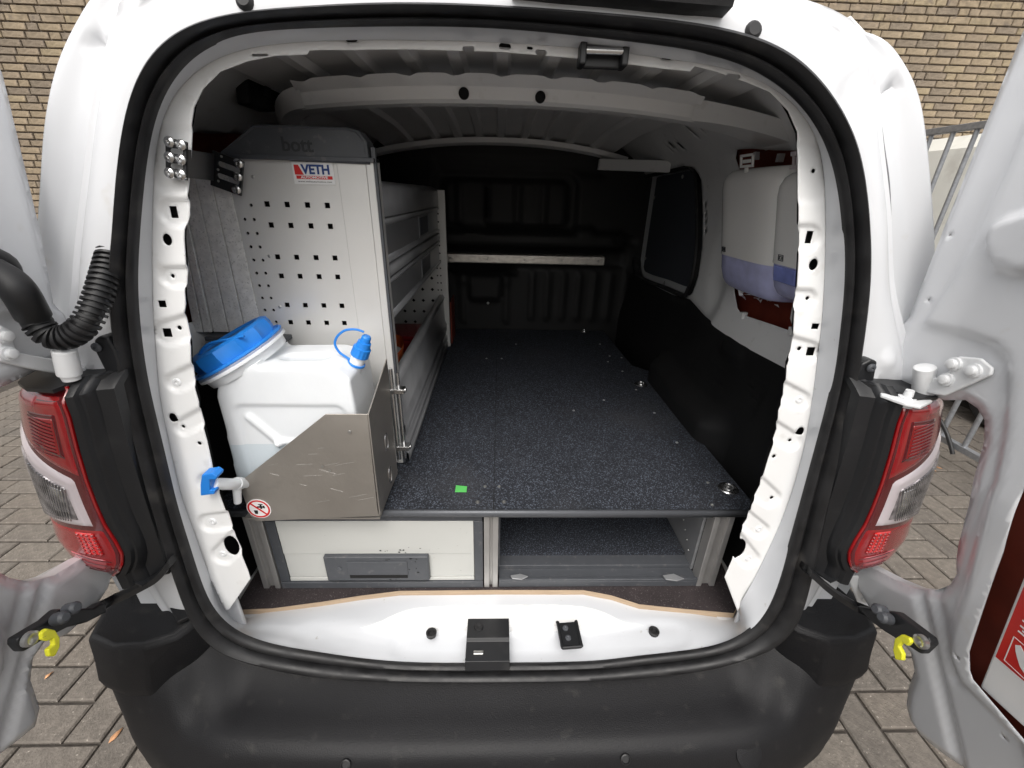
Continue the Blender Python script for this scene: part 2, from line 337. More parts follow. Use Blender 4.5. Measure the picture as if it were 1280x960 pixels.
# inner reveal between the seal and the holed inner frame, with the loading sill at the bottom
mb = MB(); rows = []
srel = relief([('box', 0, .055, .47, .032, .03, 0, -.006, .012), ('box', 0, .075, .25, .05, .03, 0, -.004, .01), ('box', -.40, .055, .18, .014, .012, 0, -.003, .008)])
for i in range(15):
    t = i/14; q = R_si*(1-t)+R_rv*t
    q[:, 1] += .003*(1-t)**2; q[:, 2] -= .008*(1-t)**3*np.clip((.68-q[:, 2])/.06, 0, 1)
    q = [(p[0], p[1], p[2]+srel(p[0], p[1])*sm((.68-p[2])/.06)) for p in q]
    rows.append(q)
mb.loft(rows, True); obj('door_reveal', mb, 'sill', van)
# rubber seal: outer bulb and inner lip
prof = [(-.01, .008), (.0, .001), (.06, -.004), (.20, -.008), (.32, -.005), (.38, .002), (.42, .002), (.46, -.007), (.56, -.016), (.72, -.020), (.86, -.016), (.95, -.008), (.99, .004), (.99, .016)]
rows = []
for s_, yo in prof:
    q = R_si*(1-s_)+R_so*s_; q[:, 1] += yo; 
    q[:, 2] += -yo*.6*np.clip((.66-q[:, 2])/.06, 0, 1)
    rows.append([tuple(p) for p in q])
mb = MB(); mb.loft(rows, True); obj('door_seal', mb, 'rubber', van, ang=60)
# body surround outside the seal
OUT = [(-.655, .12, 1.35)] + []
A_rg = [(-.637,.100,1.562),(-.611,.107,1.622),(-.588,.114,1.684),(-.562,.118,1.727),(-.547,.123,1.770),(-.514,.129,1.820),(-.436,.132,1.844),(-.244,.133,1.858),(-.009,.134,1.863),(.189,.134,1.861),(.394,.132,1.846),(.492,.129,1.824),(.544,.127,1.800),(.554,.123,1.767),(.564,.119,1.731),(.588,.111,1.664),(.623,.104,1.592),(.653,.095,1.513),(.674,.089,1.448)]+[(.745,.05,1.3),(.76,.03,1.2),(.77,.02,1.0),(.76,.01,.75),(.7,.01,.58),(.4,.01,.47),(0,.01,.45),(-.4,.01,.47),(-.7,.01,.58),(-.76,.01,.75),(-.77,.02,1.0),(-.755,.03,1.2),(-.735,.05,1.3)]+[(-.707,.082,1.385),(-.674,.091,1.474),(-.650,.097,1.533)]
A_ou = [(-.746,.130,1.529),(-.732,.134,1.565),(-.712,.139,1.616),(-.692,.145,1.666),(-.658,.151,1.728),(-.628,.156,1.769),(-.602,.159,1.797),(-.572,.163,1.827),(-.509,.166,1.859),(-.408,.168,1.877),(-.253,.170,1.890),(-.009,.171,1.897),(.218,.170,1.894),(.351,.167,1.868),(.393,.165,1.848),(.441,.164,1.837),(.492,.163,1.830),(.496,.162,1.822),(.547,.161,1.815),(.556,.161,1.811),(.568,.161,1.815),(.581,.161,1.809),(.605,.158,1.790),(.634,.155,1.764),(.662,.152,1.730),(.684,.147,1.688),(.702,.143,1.650),(.730,.136,1.587),(.756,.129,1.524),(.780,.122,1.457)]+[(.84,.1,1.28),(.855,.08,1.1),(.86,.08,.9),(.85,.07,.7),(.78,.06,.5),(.4,.06,.42),(0,.06,.42),(-.4,.06,.42),(-.78,.06,.5),(-.85,.07,.7),(-.86,.08,.9),(-.85,.08,1.1),(-.83,.1,1.28)]+[(-.775,.121,1.442),(-.760,.126,1.493)]
R_rg, R_ou = smooth_ring(ring(A_rg), 10), smooth_ring(ring(A_ou, k=3), 4)
T1 = [(p[0], p[2]) for p in [(.588,.137,1.731),(.614,.140,1.756),(.620,.139,1.754),(.613,.138,1.740),(.602,.134,1.702),(.593,.134,1.706)]]
T2 = [(p[0], p[2]) for p in [(-.602,.141,1.771),(-.597,.142,1.774),(-.567,.141,1.767),(-.566,.140,1.756),(-.574,.138,1.740),(-.586,.138,1.746)]]
C1 = [(.526,.116,1.723)][0]; C2 = [(-.528,.120,1.763)][0]
brel = relief([('cap', C1[0], C1[2], C1[0], C1[2], .036, .005, .006), ('cap', C2[0], C2[2], C2[0], C2[2], .036, .005, .006), ('poly', T1, .012, .005), ('poly', T2, .012, .005),
               ('cap', .68, 1.33, .68, 1.33, .014, -.006, .006), ('box', .46, 1.80, .035, .014, .01, -.5, .010, .006), ('box', -.46, 1.80, .035, .014, .01, .5, .010, .006), ('box', .2, 1.825, .06, .010, .008, -.08, .007, .006), ('box', -.2, 1.825, .06, .010, .008, .08, .007, .006)])
rows = []
NA, NB = 22, 26
for i in range(NA+1):
    t = i/NA; q = R_so*(1-t)+R_rg*t; q[:, 1] += -.010*math.sin(math.pi*t)+.004*(t > .8)*math.sin(math.pi*(t-.8)/.2); rows.append(q)
for i in range(1, NB+1):
    t = i/NB; q = R_rg*(1-t)+R_ou*t; q[:, 1] += .016*sm(t/.15)*sm((1-t)/.5)+(-.004 if t < .08 else 0); rows.append(q)
rows = [[(p[0], p[1]+brel(p[0], p[2])+(.045*sm((1.295-p[2])/.02)*sm((i-.5)/3) if p[2] < 1.3 else 0), p[2]) for p in q] for i, q in enumerate(rows)]
for yo, sc in ((.012, 1.008), (.05, 1.04), (.12, 1.09), (.25, 1.14), (1.2, 1.15), (2.6, 1.12)):
    q = R_ou.copy(); q[:, 0] *= sc; q[:, 2] = CZ+(q[:, 2]-CZ)*(1+(sc-1)*.6); q[:, 1] += yo; rows.append([tuple(p) for p in q])
mb = MB(); mb.loft(rows, True); mb.add(rows[-1], [tuple(range(NR))]); obj('body', mb, 'paint', van, ang=50)
# seam sealer lines on the outer pillars
for L_ in ([(.585,.118,1.705),(.603,.113,1.664),(.629,.107,1.609),(.655,.100,1.538),(.679,.093,1.468),(.703,.085,1.393),(.711,.084,1.382)], [(-.573,.119,1.719),(-.585,.117,1.696),(-.601,.113,1.664),(-.618,.109,1.627),(-.619,.109,1.620),(-.636,.105,1.584),(-.649,.100,1.542),(-.654,.100,1.542),(-.670,.096,1.497),(-.687,.091,1.448),(-.706,.085,1.391)]):
    mb = MB(); mb.tube([(p[0], p[1]+.010, p[2]) for p in catmull(L_, False, 4)], .0016, 6); obj('seam', mb, 'seam', van)
# black trim bar above the opening and two grommets
mb = MB()
pts = [(.013,.108,1.833),(.077,.108,1.830),(.142,.108,1.828),(.208,.107,1.825),(.302,.107,1.822)]
mb.loft([[(p[0], p[1]+a-.02, p[2]+b) for a, b in ((.02, -.016), (-.01, -.012), (-.014, 0), (-.006, .012), (.02, .016))] for p in pts], True, True)
obj('roof_trim', mb, 'rubber', van)
for p in [(-.340,.109,1.802),(.348,.108,1.792)]:
    mb = MB().lathe((p[0], p[1]+.008, p[2]), (0, -1, .2), [(0, .012), (.014, .012), (.018, .008), (.018, 0)], 16); obj('grommet', mb, 'rubber', van)
# inner frame with real holes
FL = [(-.606,.059,.703),(-.541,.065,.793),(-.542,.066,.815),(-.549,.070,.874),(-.554,.072,.902),(-.555,.074,.926),(-.557,.077,.967),(-.561,.081,1.009),(-.563,.084,1.052),(-.561,.087,1.085),(-.560,.091,1.132),(-.562,.097,1.191),(-.558,.099,1.212),(-.559,.101,1.235),(-.559,.103,1.259),(-.556,.105,1.285),(-.549,.109,1.319),(-.549,.112,1.355),(-.549,.114,1.372),(-.541,.116,1.393),(-.537,.119,1.420),(-.526,.123,1.459),(-.520,.127,1.498),(-.515,.129,1.519),(-.507,.131,1.535),(-.498,.135,1.576),(-.489,.138,1.605),(-.473,.144,1.664),(-.464,.147,1.688),(-.446,.150,1.712),(-.416,.152,1.735),(-.374,.154,1.749),(-.333,.155,1.757),(-.286,.155,1.760),(-.282,.156,1.765),(-.268,.156,1.766),(-.136,.156,1.771),(-.002,.156,1.772),(.124,.156,1.767),(.225,.155,1.760),(.287,.155,1.756),(.293,.155,1.763),(.327,.155,1.757),(.376,.153,1.745),(.416,.152,1.733),(.451,.149,1.709),(.472,.146,1.681),(.483,.143,1.647),(.507,.132,1.545),(.515,.130,1.532),(.520,.128,1.510),(.519,.127,1.497),(.529,.121,1.443),(.534,.119,1.425),(.534,.117,1.404),(.542,.113,1.360),(.547,.112,1.349),(.549,.109,1.322),(.545,.106,1.296),(.551,.103,1.264),(.556,.101,1.234),(.550,.098,1.206),(.554,.096,1.184),(.560,.094,1.163),(.554,.089,1.103),(.552,.085,1.056),(.555,.083,1.033),(.544,.079,.988),(.545,.076,.947),(.536,.074,.921),(.542,.072,.891),(.533,.069,.856),(.524,.065,.791),(.577,.058,.686)]
FO = [(.577,.055,.708),(.595,.060,.796),(.606,.065,.869),(.614,.069,.919),(.619,.073,.971),(.622,.078,1.041),(.621,.086,1.125),(.613,.094,1.212),(.600,.103,1.309),(.589,.110,1.384),(.572,.119,1.468),(.553,.126,1.544),(.531,.134,1.619),(.511,.139,1.665),(.484,.143,1.697),(.445,.146,1.726),(.396,.149,1.748),(.344,.150,1.761),(.269,.151,1.769),(.135,.152,1.779),(-.008,.153,1.783),(-.172,.152,1.781),(-.300,.152,1.774),(-.370,.151,1.765),(-.412,.149,1.753),(-.450,.147,1.735),(-.482,.144,1.710),(-.508,.141,1.680),(-.530,.136,1.637),(-.548,.130,1.581),(-.568,.123,1.509),(-.583,.116,1.446),(-.601,.108,1.365),(-.613,.101,1.293),(-.624,.095,1.229),(-.629,.090,1.168),(-.632,.083,1.100),(-.636,.076,1.009),(-.631,.070,.941),(-.629,.066,.879),(-.625,.061,.808),(-.610,.054,.704)]
FO = [(p[0]*1.006, p[1], CZ+(p[2]-CZ)*1.006) for p in FO]
outl = [(p[0], p[2]) for p in FL]+[(p[0], p[2]) for p in FO]
def xz(l): return [(p[0], p[2]) for p in l]
hl = []
for (p, hw, hh) in zip(xz([(-.531,.131,1.540),(-.580,.116,1.393),(-.588,.111,1.341),(.534,.129,1.524),(.580,.114,1.372),(.588,.109,1.323)]), (.006, .0065, .0075, .0058, .0068, .0078), (.009, .0058, .0078, .010, .0052, .0082)): hl.append(rect(p[0], p[1], hw, hh))
for (p, r) in zip(xz([(-.547,.127,1.498),(-.556,.121,1.439),(-.612,.096,1.180),(-.602,.094,1.159),(-.575,.091,1.127),(.514,.140,1.626),(.549,.125,1.480),(.557,.119,1.421),(.605,.094,1.161),(.593,.092,1.138),(.564,.089,1.105),(.587,.080,1.002),(-.565,.112,1.350),(.565,.110,1.328)]), (.0075, .0035, .0078, .0035, .004, .0035, .008, .0035, .0078, .0035, .004, .004, .004, .004)): hl.append(circ(p[0], p[1], r, 14, r*(1.25 if r > .007 else 1)))
for p in xz([(-.567,.071,.879),(.543,.070,.869)]): hl.append(circ(p[0], p[1], .016, 18, .026))
for (p, hw, hh) in zip(xz([(-.220,.157,1.781),(-.049,.157,1.774),(.005,.157,1.779),(.042,.157,1.778),(.059,.156,1.773),(.249,.157,1.774),(-.355,.155,1.757),(.355,.154,1.752)]), (.009, .009, .009, .0045, .0085, .009, .012, .011), (.0035, .0035, .004, .002, .0035, .0035, .0018, .003)):
    hl.append(slot(p[0], p[1], hw-hh, hh, -.06 if p[0] > 0 else .05))
def lobe(p, q, r): return ('cap', p[0], p[1], q[0], q[1], r, .0060, .0035)
lp = []
for a, b, r in (((216,266),(245,266),.021), ((214,346),(245,346),.018), ((208,416),(240,408),.0215), ((220,478),(256,463),.017), ((229,534),(262,518),.0165), ((262,603),(290,590),.022), ((263,653),(292,648),.021), ((279,693),(305,668),.024)):
    lp.append((a, b, r))
LOB = [lobe(p, q, r) for p, q, r in zip(xz([(-.531,.131,1.539),(-.557,.121,1.438),(-.588,.111,1.341),(-.593,.102,1.249),(-.601,.094,1.159),(-.577,.083,1.037),(-.597,.075,.941),(-.588,.069,.857)]), xz([(-.488,.131,1.540),(-.509,.121,1.439),(-.526,.113,1.359),(-.526,.105,1.281),(-.532,.097,1.196),(-.525,.085,1.061),(-.534,.076,.951),(-.534,.073,.910)]), (.020, .0165, .021, .0165, .0155, .021, .021, .023))]
LOB += [lobe(p, q, r) for p, q, r in zip(xz([(.531,.129,1.523),(.554,.119,1.420),(.582,.109,1.323),(.590,.100,1.226),(.594,.092,1.138),(.581,.080,1.004),(.577,.074,.921),(.571,.068,.842)]), xz([(.482,.129,1.522),(.505,.119,1.422),(.525,.110,1.337),(.519,.103,1.259),(.530,.095,1.175),(.530,.084,1.047),(.519,.077,.967),(.520,.072,.900)]), (.021, .0165, .020, .0185, .0185, .021, .019, .022))]
LOB += [('box', p[0], p[1], .040, .045, .01, 0, .003, .006) for p in xz([(-.506,.139,1.616),(.498,.140,1.624)])]
LOB += [('cap', p[0], p[1], p[0], p[1], .010, .0035, .014) for p in xz([(-.220,.157,1.781),(.249,.157,1.774)])]
frel = relief(LOB)
mb = sheet(outl, hl, .0042, lambda a, b: (a, lean(b)+.052+frel(a, b), b))
inner_frame = obj('inner_frame', mb, 'inner', van, ang=60, solid=.002)
# black sheet behind the inner frame, colouring in the shade seen through its holes
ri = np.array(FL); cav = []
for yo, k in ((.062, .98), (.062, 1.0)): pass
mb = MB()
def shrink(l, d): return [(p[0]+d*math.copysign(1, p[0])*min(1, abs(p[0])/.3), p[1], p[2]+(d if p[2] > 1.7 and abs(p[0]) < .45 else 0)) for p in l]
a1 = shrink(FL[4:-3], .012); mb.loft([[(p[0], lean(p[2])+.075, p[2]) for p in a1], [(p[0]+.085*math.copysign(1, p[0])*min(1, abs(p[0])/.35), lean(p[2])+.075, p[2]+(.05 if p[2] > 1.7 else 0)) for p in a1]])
obj('pillar_shade_sheet', mb, 'dark_fill', van)
for sx in (1, -1):
    mb = MB(); mb.box(sx*.57, sx*.69, .045, .14, .585, .6005); obj('sill_corner', mb, 'sill', van)
# bolts and plugs on the frame and the sill
for p in [(-.593,.102,1.248),(-.593,.075,.941),(-.590,.069,.857),(.590,.100,1.226),(.577,.074,.921),(.572,.068,.840)]:
    mb = MB(); mb.lathe((p[0], p[1]+.006, p[2]), (0, -1, .1), [(0, .010), (.003, .0095), (.006, .006), (.006, .003), (.003, .0028), (.003, 0)], 18); obj('frame_bolt', mb, 'hinge', van)
for p in [(-.156,.068,.602),(.394,.067,.602)]:
    mb = MB(); mb.lathe((p[0], p[1], p[2]-.010), (0, 0, 1), [(0, .012), (.009, .013), (.010, .011), (.0095, .008), (.004, .006), (.004, 0)], 20); obj('sill_plug', mb, 'rubber', van)
# latch striker plate and catch on the sill
st = [(-.069,.099,.602),(.034,.098,.602),(.034,-.005,.602),(-.065,-.004,.602)]
mb = MB(); x0, x1 = st[0][0], st[1][0]
mb.loft([[(x, y, z) for x, y, z in ((x0, .102, .600), (x0, .05, .604), (x0, .045, .598), (x0, .0, .596), (x0, -.006, .575))],
         [(x, y, z) for x, y, z in ((x1, .102, .600), (x1, .05, .604), (x1, .045, .598), (x1, .0, .596), (x1, -.006, .575))]])
pl = obj('striker_plate', mb, 'black', van, solid=.006, bevel=.001)
mb = MB(); mb.lathe((x0+.028, .078, .6045), (0, 0, 1), [(0, .012), (.004, .010), (.004, .004), (.002, 0)], 16); sub_of(obj('striker_boss', mb, 'rubber', van), pl)
mb = MB(); mb.box(x0+.018, x0+.042, .012, .022, .5995, .6035); sub_of(obj('striker_slot', mb, 'screw', van, bevel=.002), pl)
mb = MB(); q = [(.155,.083,.612),(.201,.087,.612),(.204,.022,.612),(.158,.019,.612)]
mb.prism([(p[0], p[1], .603) for p in q], (0, 0, .008))
ct = obj('door_catch', mb, 'black', van, bevel=.002)
for a, b in (((0, 1), 0), ((2, 3), 1)): pass
mb = MB(); mb.tube([q[0], q[3]], .004, 8); mb.tube([q[1], q[2]], .004, 8); mb.tube([q[3], q[2]], .0035, 8); mb.tube([q[0], (q[0][0], q[0][1]+.006, .604)], .004, 8)
sub_of(obj('catch_loop', mb, 'black', van), ct)
for p in [(.172,.068,.613),(.175,.043,.613)]:
    mb = MB(); mb.lathe((p[0], p[1], .610), (0, 0, 1), [(0, .007), (.004, .007), (.005, .003), (.003, 0)], 12); sub_of(obj('catch_bolt', mb, 'gplastic', van), ct)
# black latch bracket under the header
p = [(.150,.151,1.771)][0]
mb = MB(); mb.box(p[0]-.034, p[0]+.034, p[1]-.006, p[1]+.012, p[2]+.008, p[2]+.020); mb.box(p[0]-.036, p[0]-.026, p[1]-.022, p[1]+.01, p[2]-.016, p[2]+.02); mb.box(p[0]+.026, p[0]+.036, p[1]-.022, p[1]+.01, p[2]-.016, p[2]+.02)
mb.box(p[0]-.028, p[0]+.028, p[1]-.004, p[1]+.006, p[2]-.016, p[2]+.008)
lb = obj('header_striker', mb, 'black', van, bevel=.003)
mb = MB(); mb.tube([(p[0]-.03, p[1]-.016, p[2]+.002), (p[0]+.03, p[1]-.016, p[2]+.002)], .005, 12); sub_of(obj('striker_pin', mb, 'bright', van), lb)
# ---- cargo-bay side walls, roof, ribs, bow
def wallx(z): return .715 if z < 1.64 else .715-.2*((z-1.64)/.2)**1.7
WINo = [(p[1], p[2]) for p in [(.715,1.836,1.636),(.715,1.797,1.673),(.715,1.419,1.689),(.715,1.187,1.695),(.715,1.106,1.680),(.715,1.060,1.642),(.715,.990,1.523),(.715,.946,1.418),(.715,.933,1.321),(.715,.952,1.255),(.715,.993,1.227),(.715,1.238,1.215),(.715,1.522,1.197),(.715,1.644,1.217),(.715,1.749,1.369),(.715,1.812,1.526)]]
REC = [(p[1], p[2]) for p in [(.715,.502,1.682),(.715,.588,1.698),(.715,.676,1.709),(.715,.765,1.714),(.715,.811,1.695),(.715,.807,1.655),(.715,.770,1.556),(.715,.710,1.421),(.715,.657,1.321),(.715,.619,1.280),(.715,.585,1.269),(.715,.444,1.281),(.715,.318,1.292)]]
REC[0] = (.40, REC[0][1]); REC[-1] = (.24, 1.295); REC.append((.2, 1.35)); REC.append((.2, 1.62)); REC.append((.26, 1.69))
def yz_wall(sx):
    win = WINo
    holes = [win, REC]
    for p in [(p[1], p[2]) for p in [(.660,.927,1.791),(.660,.864,1.796)]]: holes.append(slot(p[0], p[1], .022, .006, 1.25))
    for p in [(p[1], p[2]) for p in [(.700,1.151,1.759),(.700,1.086,1.753),(.700,1.484,1.701),(.700,1.421,1.698)]]: holes.append(rect(p[0], p[1], .012, .009))
    for p in [(p[1], p[2]) for p in [(.715,.989,1.563),(.715,.973,1.529),(.715,.961,1.506),(.715,.948,1.478),(.715,1.193,1.755)]]: holes.append(circ(p[0], p[1], .007, 8))
    mz = sum(p[0] for p in win)/len(win); 
    rl = relief([('box', 1.30, 1.455, .56, .285, .10, 0, -.018, .04), ('box', .53, 1.49, .30, .235, .07, 0, -.010, .04), ('cap', .72, 1.76, .76, 1.78, .03, -.01, .02), ('cap', .35, 1.80, .5, 1.80, .02, .008, .02)])
    m_ = sheet([(.15, .86), (1.72, .86), (1.72, 1.835), (.17, 1.835)], holes, .014, lambda a, b: (sx*(wallx(b)-rl(a, b)), a, b))
    return obj('side_wall', m_, 'inner', van, solid=.002, ang=50)
for sx in (1, -1):
    yz_wall(sx)
    # red-brown board seen in the side recess
    mb = MB(); mb.loft([[(sx*x, y, z) for x, z in ((.752, 1.2), (.750, 1.60), (.722, 1.720), (.726, 1.720), (.755, 1.60), (.757, 1.2))] for y in (.25, .84)], True, True); obj('side_board', mb, 'redboard', van)
    # side window with dark panel
    cy = sum(p[0] for p in WINo)/len(WINo); cz = sum(p[1] for p in WINo)/len(WINo)
    mb = MB(); rws = []
    wc = catmull([(p[0], p[1], 0) for p in WINo], True, 4)
    for k, dx in ((1.0, -.02), (.985, -.026), (.955, -.024), (.95, -.012), (.965, .01)):
        rws.append([(sx*(.735+dx), cy+(p[0]-cy)*k, cz+(p[1]-cz)*k) for p in wc])
    mb.loft(rws, True); obj('window_seal', mb, 'rubber', van)
    mb = MB(); m2 = [(sx*.755, cy+(p[0]-cy)*.97, cz+(p[1]-cz)*.97) for p in wc]; mb.add(m2, [tuple(range(len(m2)))]); obj('window_backing', mb, 'hinge', van)
    mb = MB(); m2 = [(sx*.736, min(cy-.035+(p[0]-cy)*.86, 1.56), cz+.012+(p[1]-cz)*.88) for p in wc]; mb.prism(m2, (sx*.006, 0, 0)); pn = obj('window_panel', mb, 'panel', van)
    for a, b in ((1.55, 1.30), (1.55, 1.58), (1.25, 1.66), (1.0, 1.62), (.98, 1.32), (1.25, 1.235)):
        mb = MB(); screwhead(mb, (sx*.736, a, b), (-sx, 0, 0), .008, .004); sub_of(obj('panel_screw', mb, 'screw', van), pn)
    # lower black trim with wheel-arch bulge and grille slots
    TT = [(-.1, 1.20), (.30, 1.208), (.54, 1.196), (.70, 1.200), (.80, 1.21), (.93, 1.235), (1.1, 1.215), (1.6, 1.20), (1.75, 1.2)]
    def topz(y):
        return float(np.interp(y, [t[0] for t in TT], [t[1] for t in TT]))
    g = [('cap', .50+.055*0, 1.0, .5, 1.0, .0, 0, .01)]
    G = [('cap', .36, 1.125-.020*i, .66+.02*i, 1.128-.020*i, .004, .006, .005) for i in range(5)]+[('cap', .52, 1.165, .60, 1.165, .02, -.01, .02)]
    rl = relief(G)
    rws = []
    for i in range(151):
        y = .165+1.555*i/150; tz = topz(y); row = []
        arch = .055*sm((y-.40)/.12)*sm((1.02-y)/.06)
        for j in range(57):
            t = j/56; z = tz+(.60-tz)*t
            x = .708-.012*sm(t/.03)-.030*sm((t-.02)/.4)-arch*sm((t-.32)/.12)+.01
            x += rl(y, z) if j > 0 else 0
            row.append((sx*x, y, z))
        rws.append(row)
    mb = MB(); mb.box(sx*.684, sx*.690, .05, .162, .575, .905); obj('side_lining', mb, 'inner', van)
    mb = MB(); mb.loft(rws); obj('wheel_arch_trim', mb, 'trim', van, ang=50)
# roof skin with ribs
def roofz(x, y): return 1.852-.06*(abs(x)/.56)**2.4-.03*sm((y-1.2)/.55)
rws = [[(x, y, roofz(x, y)) for x in [-.54+.036*i for i in range(31)]] for y in [.165+.066*j for j in range(26)]]
mb = MB(); mb.loft(rws); obj('roof_panel', mb, 'roofin', van)
for xr in (-.42, -.30, -.197, -.098, .002, .11, .215, .325, .44):
    rws = []
    for j in range(24):
        y = .17+.068*j
        rws.append([(xr+a, y, roofz(xr, y)-b) for a, b in ((-.022, -.002), (-.012, .013), (.012, .013), (.022, -.002))])
    mb = MB(); mb.loft(rws); obj('roof_rib', mb, 'roofin', van, ang=25)
# roof bow
def bow(y0, y1, zt, zb, zs=.0, xw=.50, name='roof_bow', m='inner', holes=True):
    rws = []
    n = 60
    for i in range(n+1):
        x = -xw+2*xw*i/n; d = -.030*(abs(x)/.5)**2.2
        notch = .006*max(sm(1-abs(x-xr)/.024) for xr in (-.42, -.30, -.197, -.098, .002, .11, .215, .325, .44))
        rws.append([(x, y0-.014, zt+d+.012-notch), (x, y0, zt+d+.002-notch*1.5), (x, y0+.012, zt+d-.006), (x, y0+.02, zb+d+.006), (x, y0+.03, zb+d), (x, y1-.03, zb+d), (x, y1-.02, zb+d+.012), (x, y1, zt+d)])
    mb = MB(); mb.loft(rws); return obj(name, mb, m, van, ang=30)
bo = bow(.475, .575, 1.799, 1.764, 0, .445)
for p in [(-.082,.492,1.779),(.087,.492,1.777)]:
    mb = MB(); mb.lathe((p[0], p[1]-.006, p[2]), (0, 1, 0), [(0, .0115), (.008, .0115), (.009, 0)], 18); sub_of(obj('bow_hole_shade', mb, 'dark_fill', van), bo)  # dark disc on the bow, painting in the shade of a hole
for sx in (1, -1):                              # gussets joining the bow to the side walls
    mb = MB()
    rws = []
    for i in range(9):
        t = i/8; x = .435+(.275 if sx > 0 else .17)*t; yk = 0 if sx > 0 else .24*t*t; rws.append([(sx*x, .477+.02*t+yk, 1.781-.024*t-.02*t*t), (sx*x, .494+.02*t+yk, 1.743-.030*t*t-.01*t), (sx*x, .555+.09*t+yk, 1.742-.030*t*t-.01*t), (sx*x, .576+.12*t+yk, 1.775-.035*t)])
    mb.loft(rws); obj('bow_gusset', mb, 'inner', van)
# front header rail above the bulkhead and white bracket
mb = MB(); rws = []
for i in range(41):
    x = -.60+1.2*i/40; z = 1.795-.065*(abs(x)/.6)**2.2
    rws.append([(x, 1.60, z+.02), (x, 1.605, z), (x, 1.63, z-.010), (x, 1.66, z-.005)])
mb.loft(rws); obj('front_roof_rail', mb, 'roofin', van)
q = [(.660,1.554,1.750),(.660,1.534,1.709),(.660,2.049,1.716)]
mb = MB(); a = [(.600,1.350,1.743),(.606,1.350,1.701)][0]; b = [(.463,1.580,1.740),(.460,1.580,1.697)]
mb.prism([(.70, 1.30, 1.675), (.70, 1.30, 1.72), (b[0][0], 1.58, b[0][2]), (b[1][0], 1.58, b[1][2]-.004)], (0, .03, 0)); obj('front_bracket', mb, 'inner', van, bevel=.004)
# bulkhead of moulded black plastic
BR = [('box', .03, 1.535, .36, .135, .05, 0, .022, .008), ('box', .03, 1.535, .31, .105, .035, 0, -.014, .008)]
for xx in (-.20, -.06, .09, .22): BR.append(('box', xx, 1.535, .010, .095, .008, 0, -.014, .010))
BR += [('box', .05, 1.365, .60, .040, .03, 0, -.030, .02), ('cap', -.16, 1.415, -.10, 1.415, .018, -.02, .012), ('cap', .42, 1.415, .47, 1.415, .018, -.02, .012), ('cap', .62, 1.37, .70, 1.37, .018, .014, .012), ('box', .05, 1.275, .62, .045, .02, 0, .02, .014), ('box', .1, 1.70, .42, .03, .02, 0, .01, .014)]
for i in range(7): BR.append(('box', .20+.085*i-.02, 1.07, .012, .13, .010, 0, -.012, .012))
BR += [('box', -.08, 1.13, .085, .085, .02, 0, -.016, .012), ('box', -.08, 1.20, .17, .012, .01, 0, -.02, .012), ('box', -.2, 1.07, .01, .15, .01, 0, -.012, .01), ('box', .04, 1.07, .01, .15, .01, 0, -.012, .01)]
for s_ in (-.19, .03):
    for j in range(3): BR.append(('cap', s_-.03, 1.17-.018*j, s_+.03, 1.17-.018*j, .002, -.008, .006))
brl = relief(BR)
mb = sheet([(-.76, .6), (.76, .6), (.76, 1.70), (.66, 1.80), (.4, 1.88), (-.4, 1.88), (-.66, 1.80), (-.76, 1.70)], [], .016, lambda a, b: (a, 1.68+brl(a, b), b))
bh = obj('bulkhead', mb, 'trim', van, ang=60)
mb = MB(); screwhead(mb, (-.06, 1.67, 1.03), (0, -1, 0), .008, .004); sub_of(obj('bulkhead_screw', mb, 'screw', van), bh)
mb = MB(); mb.box(-.29, .545, 1.60, 1.655, 1.252, 1.297); lb = obj('load_bar', mb, mat('embossed_bar', (.66, .63, .58), .35, metal=.7, var=.12, vscale=30, bump=.6, bscale=70, bdist=.004), van, bevel=.006)
for i in range(5):
    mb = MB(); screwhead(mb, (-.25+.19*i, 1.60, 1.275), (0, -1, 0), .005, .003); sub_of(obj('bar_rivet', mb, 'screw', van), lb)
# van floor and plywood board with carpet
mb = MB(); mb.box(-.69, .69, .085, 1.70, .575, .596); obj('cargo_floor', mb, 'inner', van)
FB = [(-.655,.119,.617),(-.561,.123,.617),(-.449,.140,.617),(-.353,.158,.617),(-.253,.172,.617),(.001,.173,.617),(.236,.171,.617),(.308,.154,.617),(.374,.127,.617),(.495,.112,.617),(.610,.100,.617)]
pts = [(p[0], p[1]) for p in FB]; pts += [(.64, .13), (.66, .30), (.66, 1.6), (-.66, 1.6), (-.66, .30), (-.655, .15)]
mb = MB(); mb.prism([(x, y, .597) for x, y in pts], (0, 0, .020)); fbd = obj('floor_board', mb, 'ply', van)
mb = MB(); mb.prism([(x*.998, y+.0012, .6168) for x, y in pts], (0, 0, .0016)); sub_of(obj('board_carpet', mb, 'carpet', van), fbd)

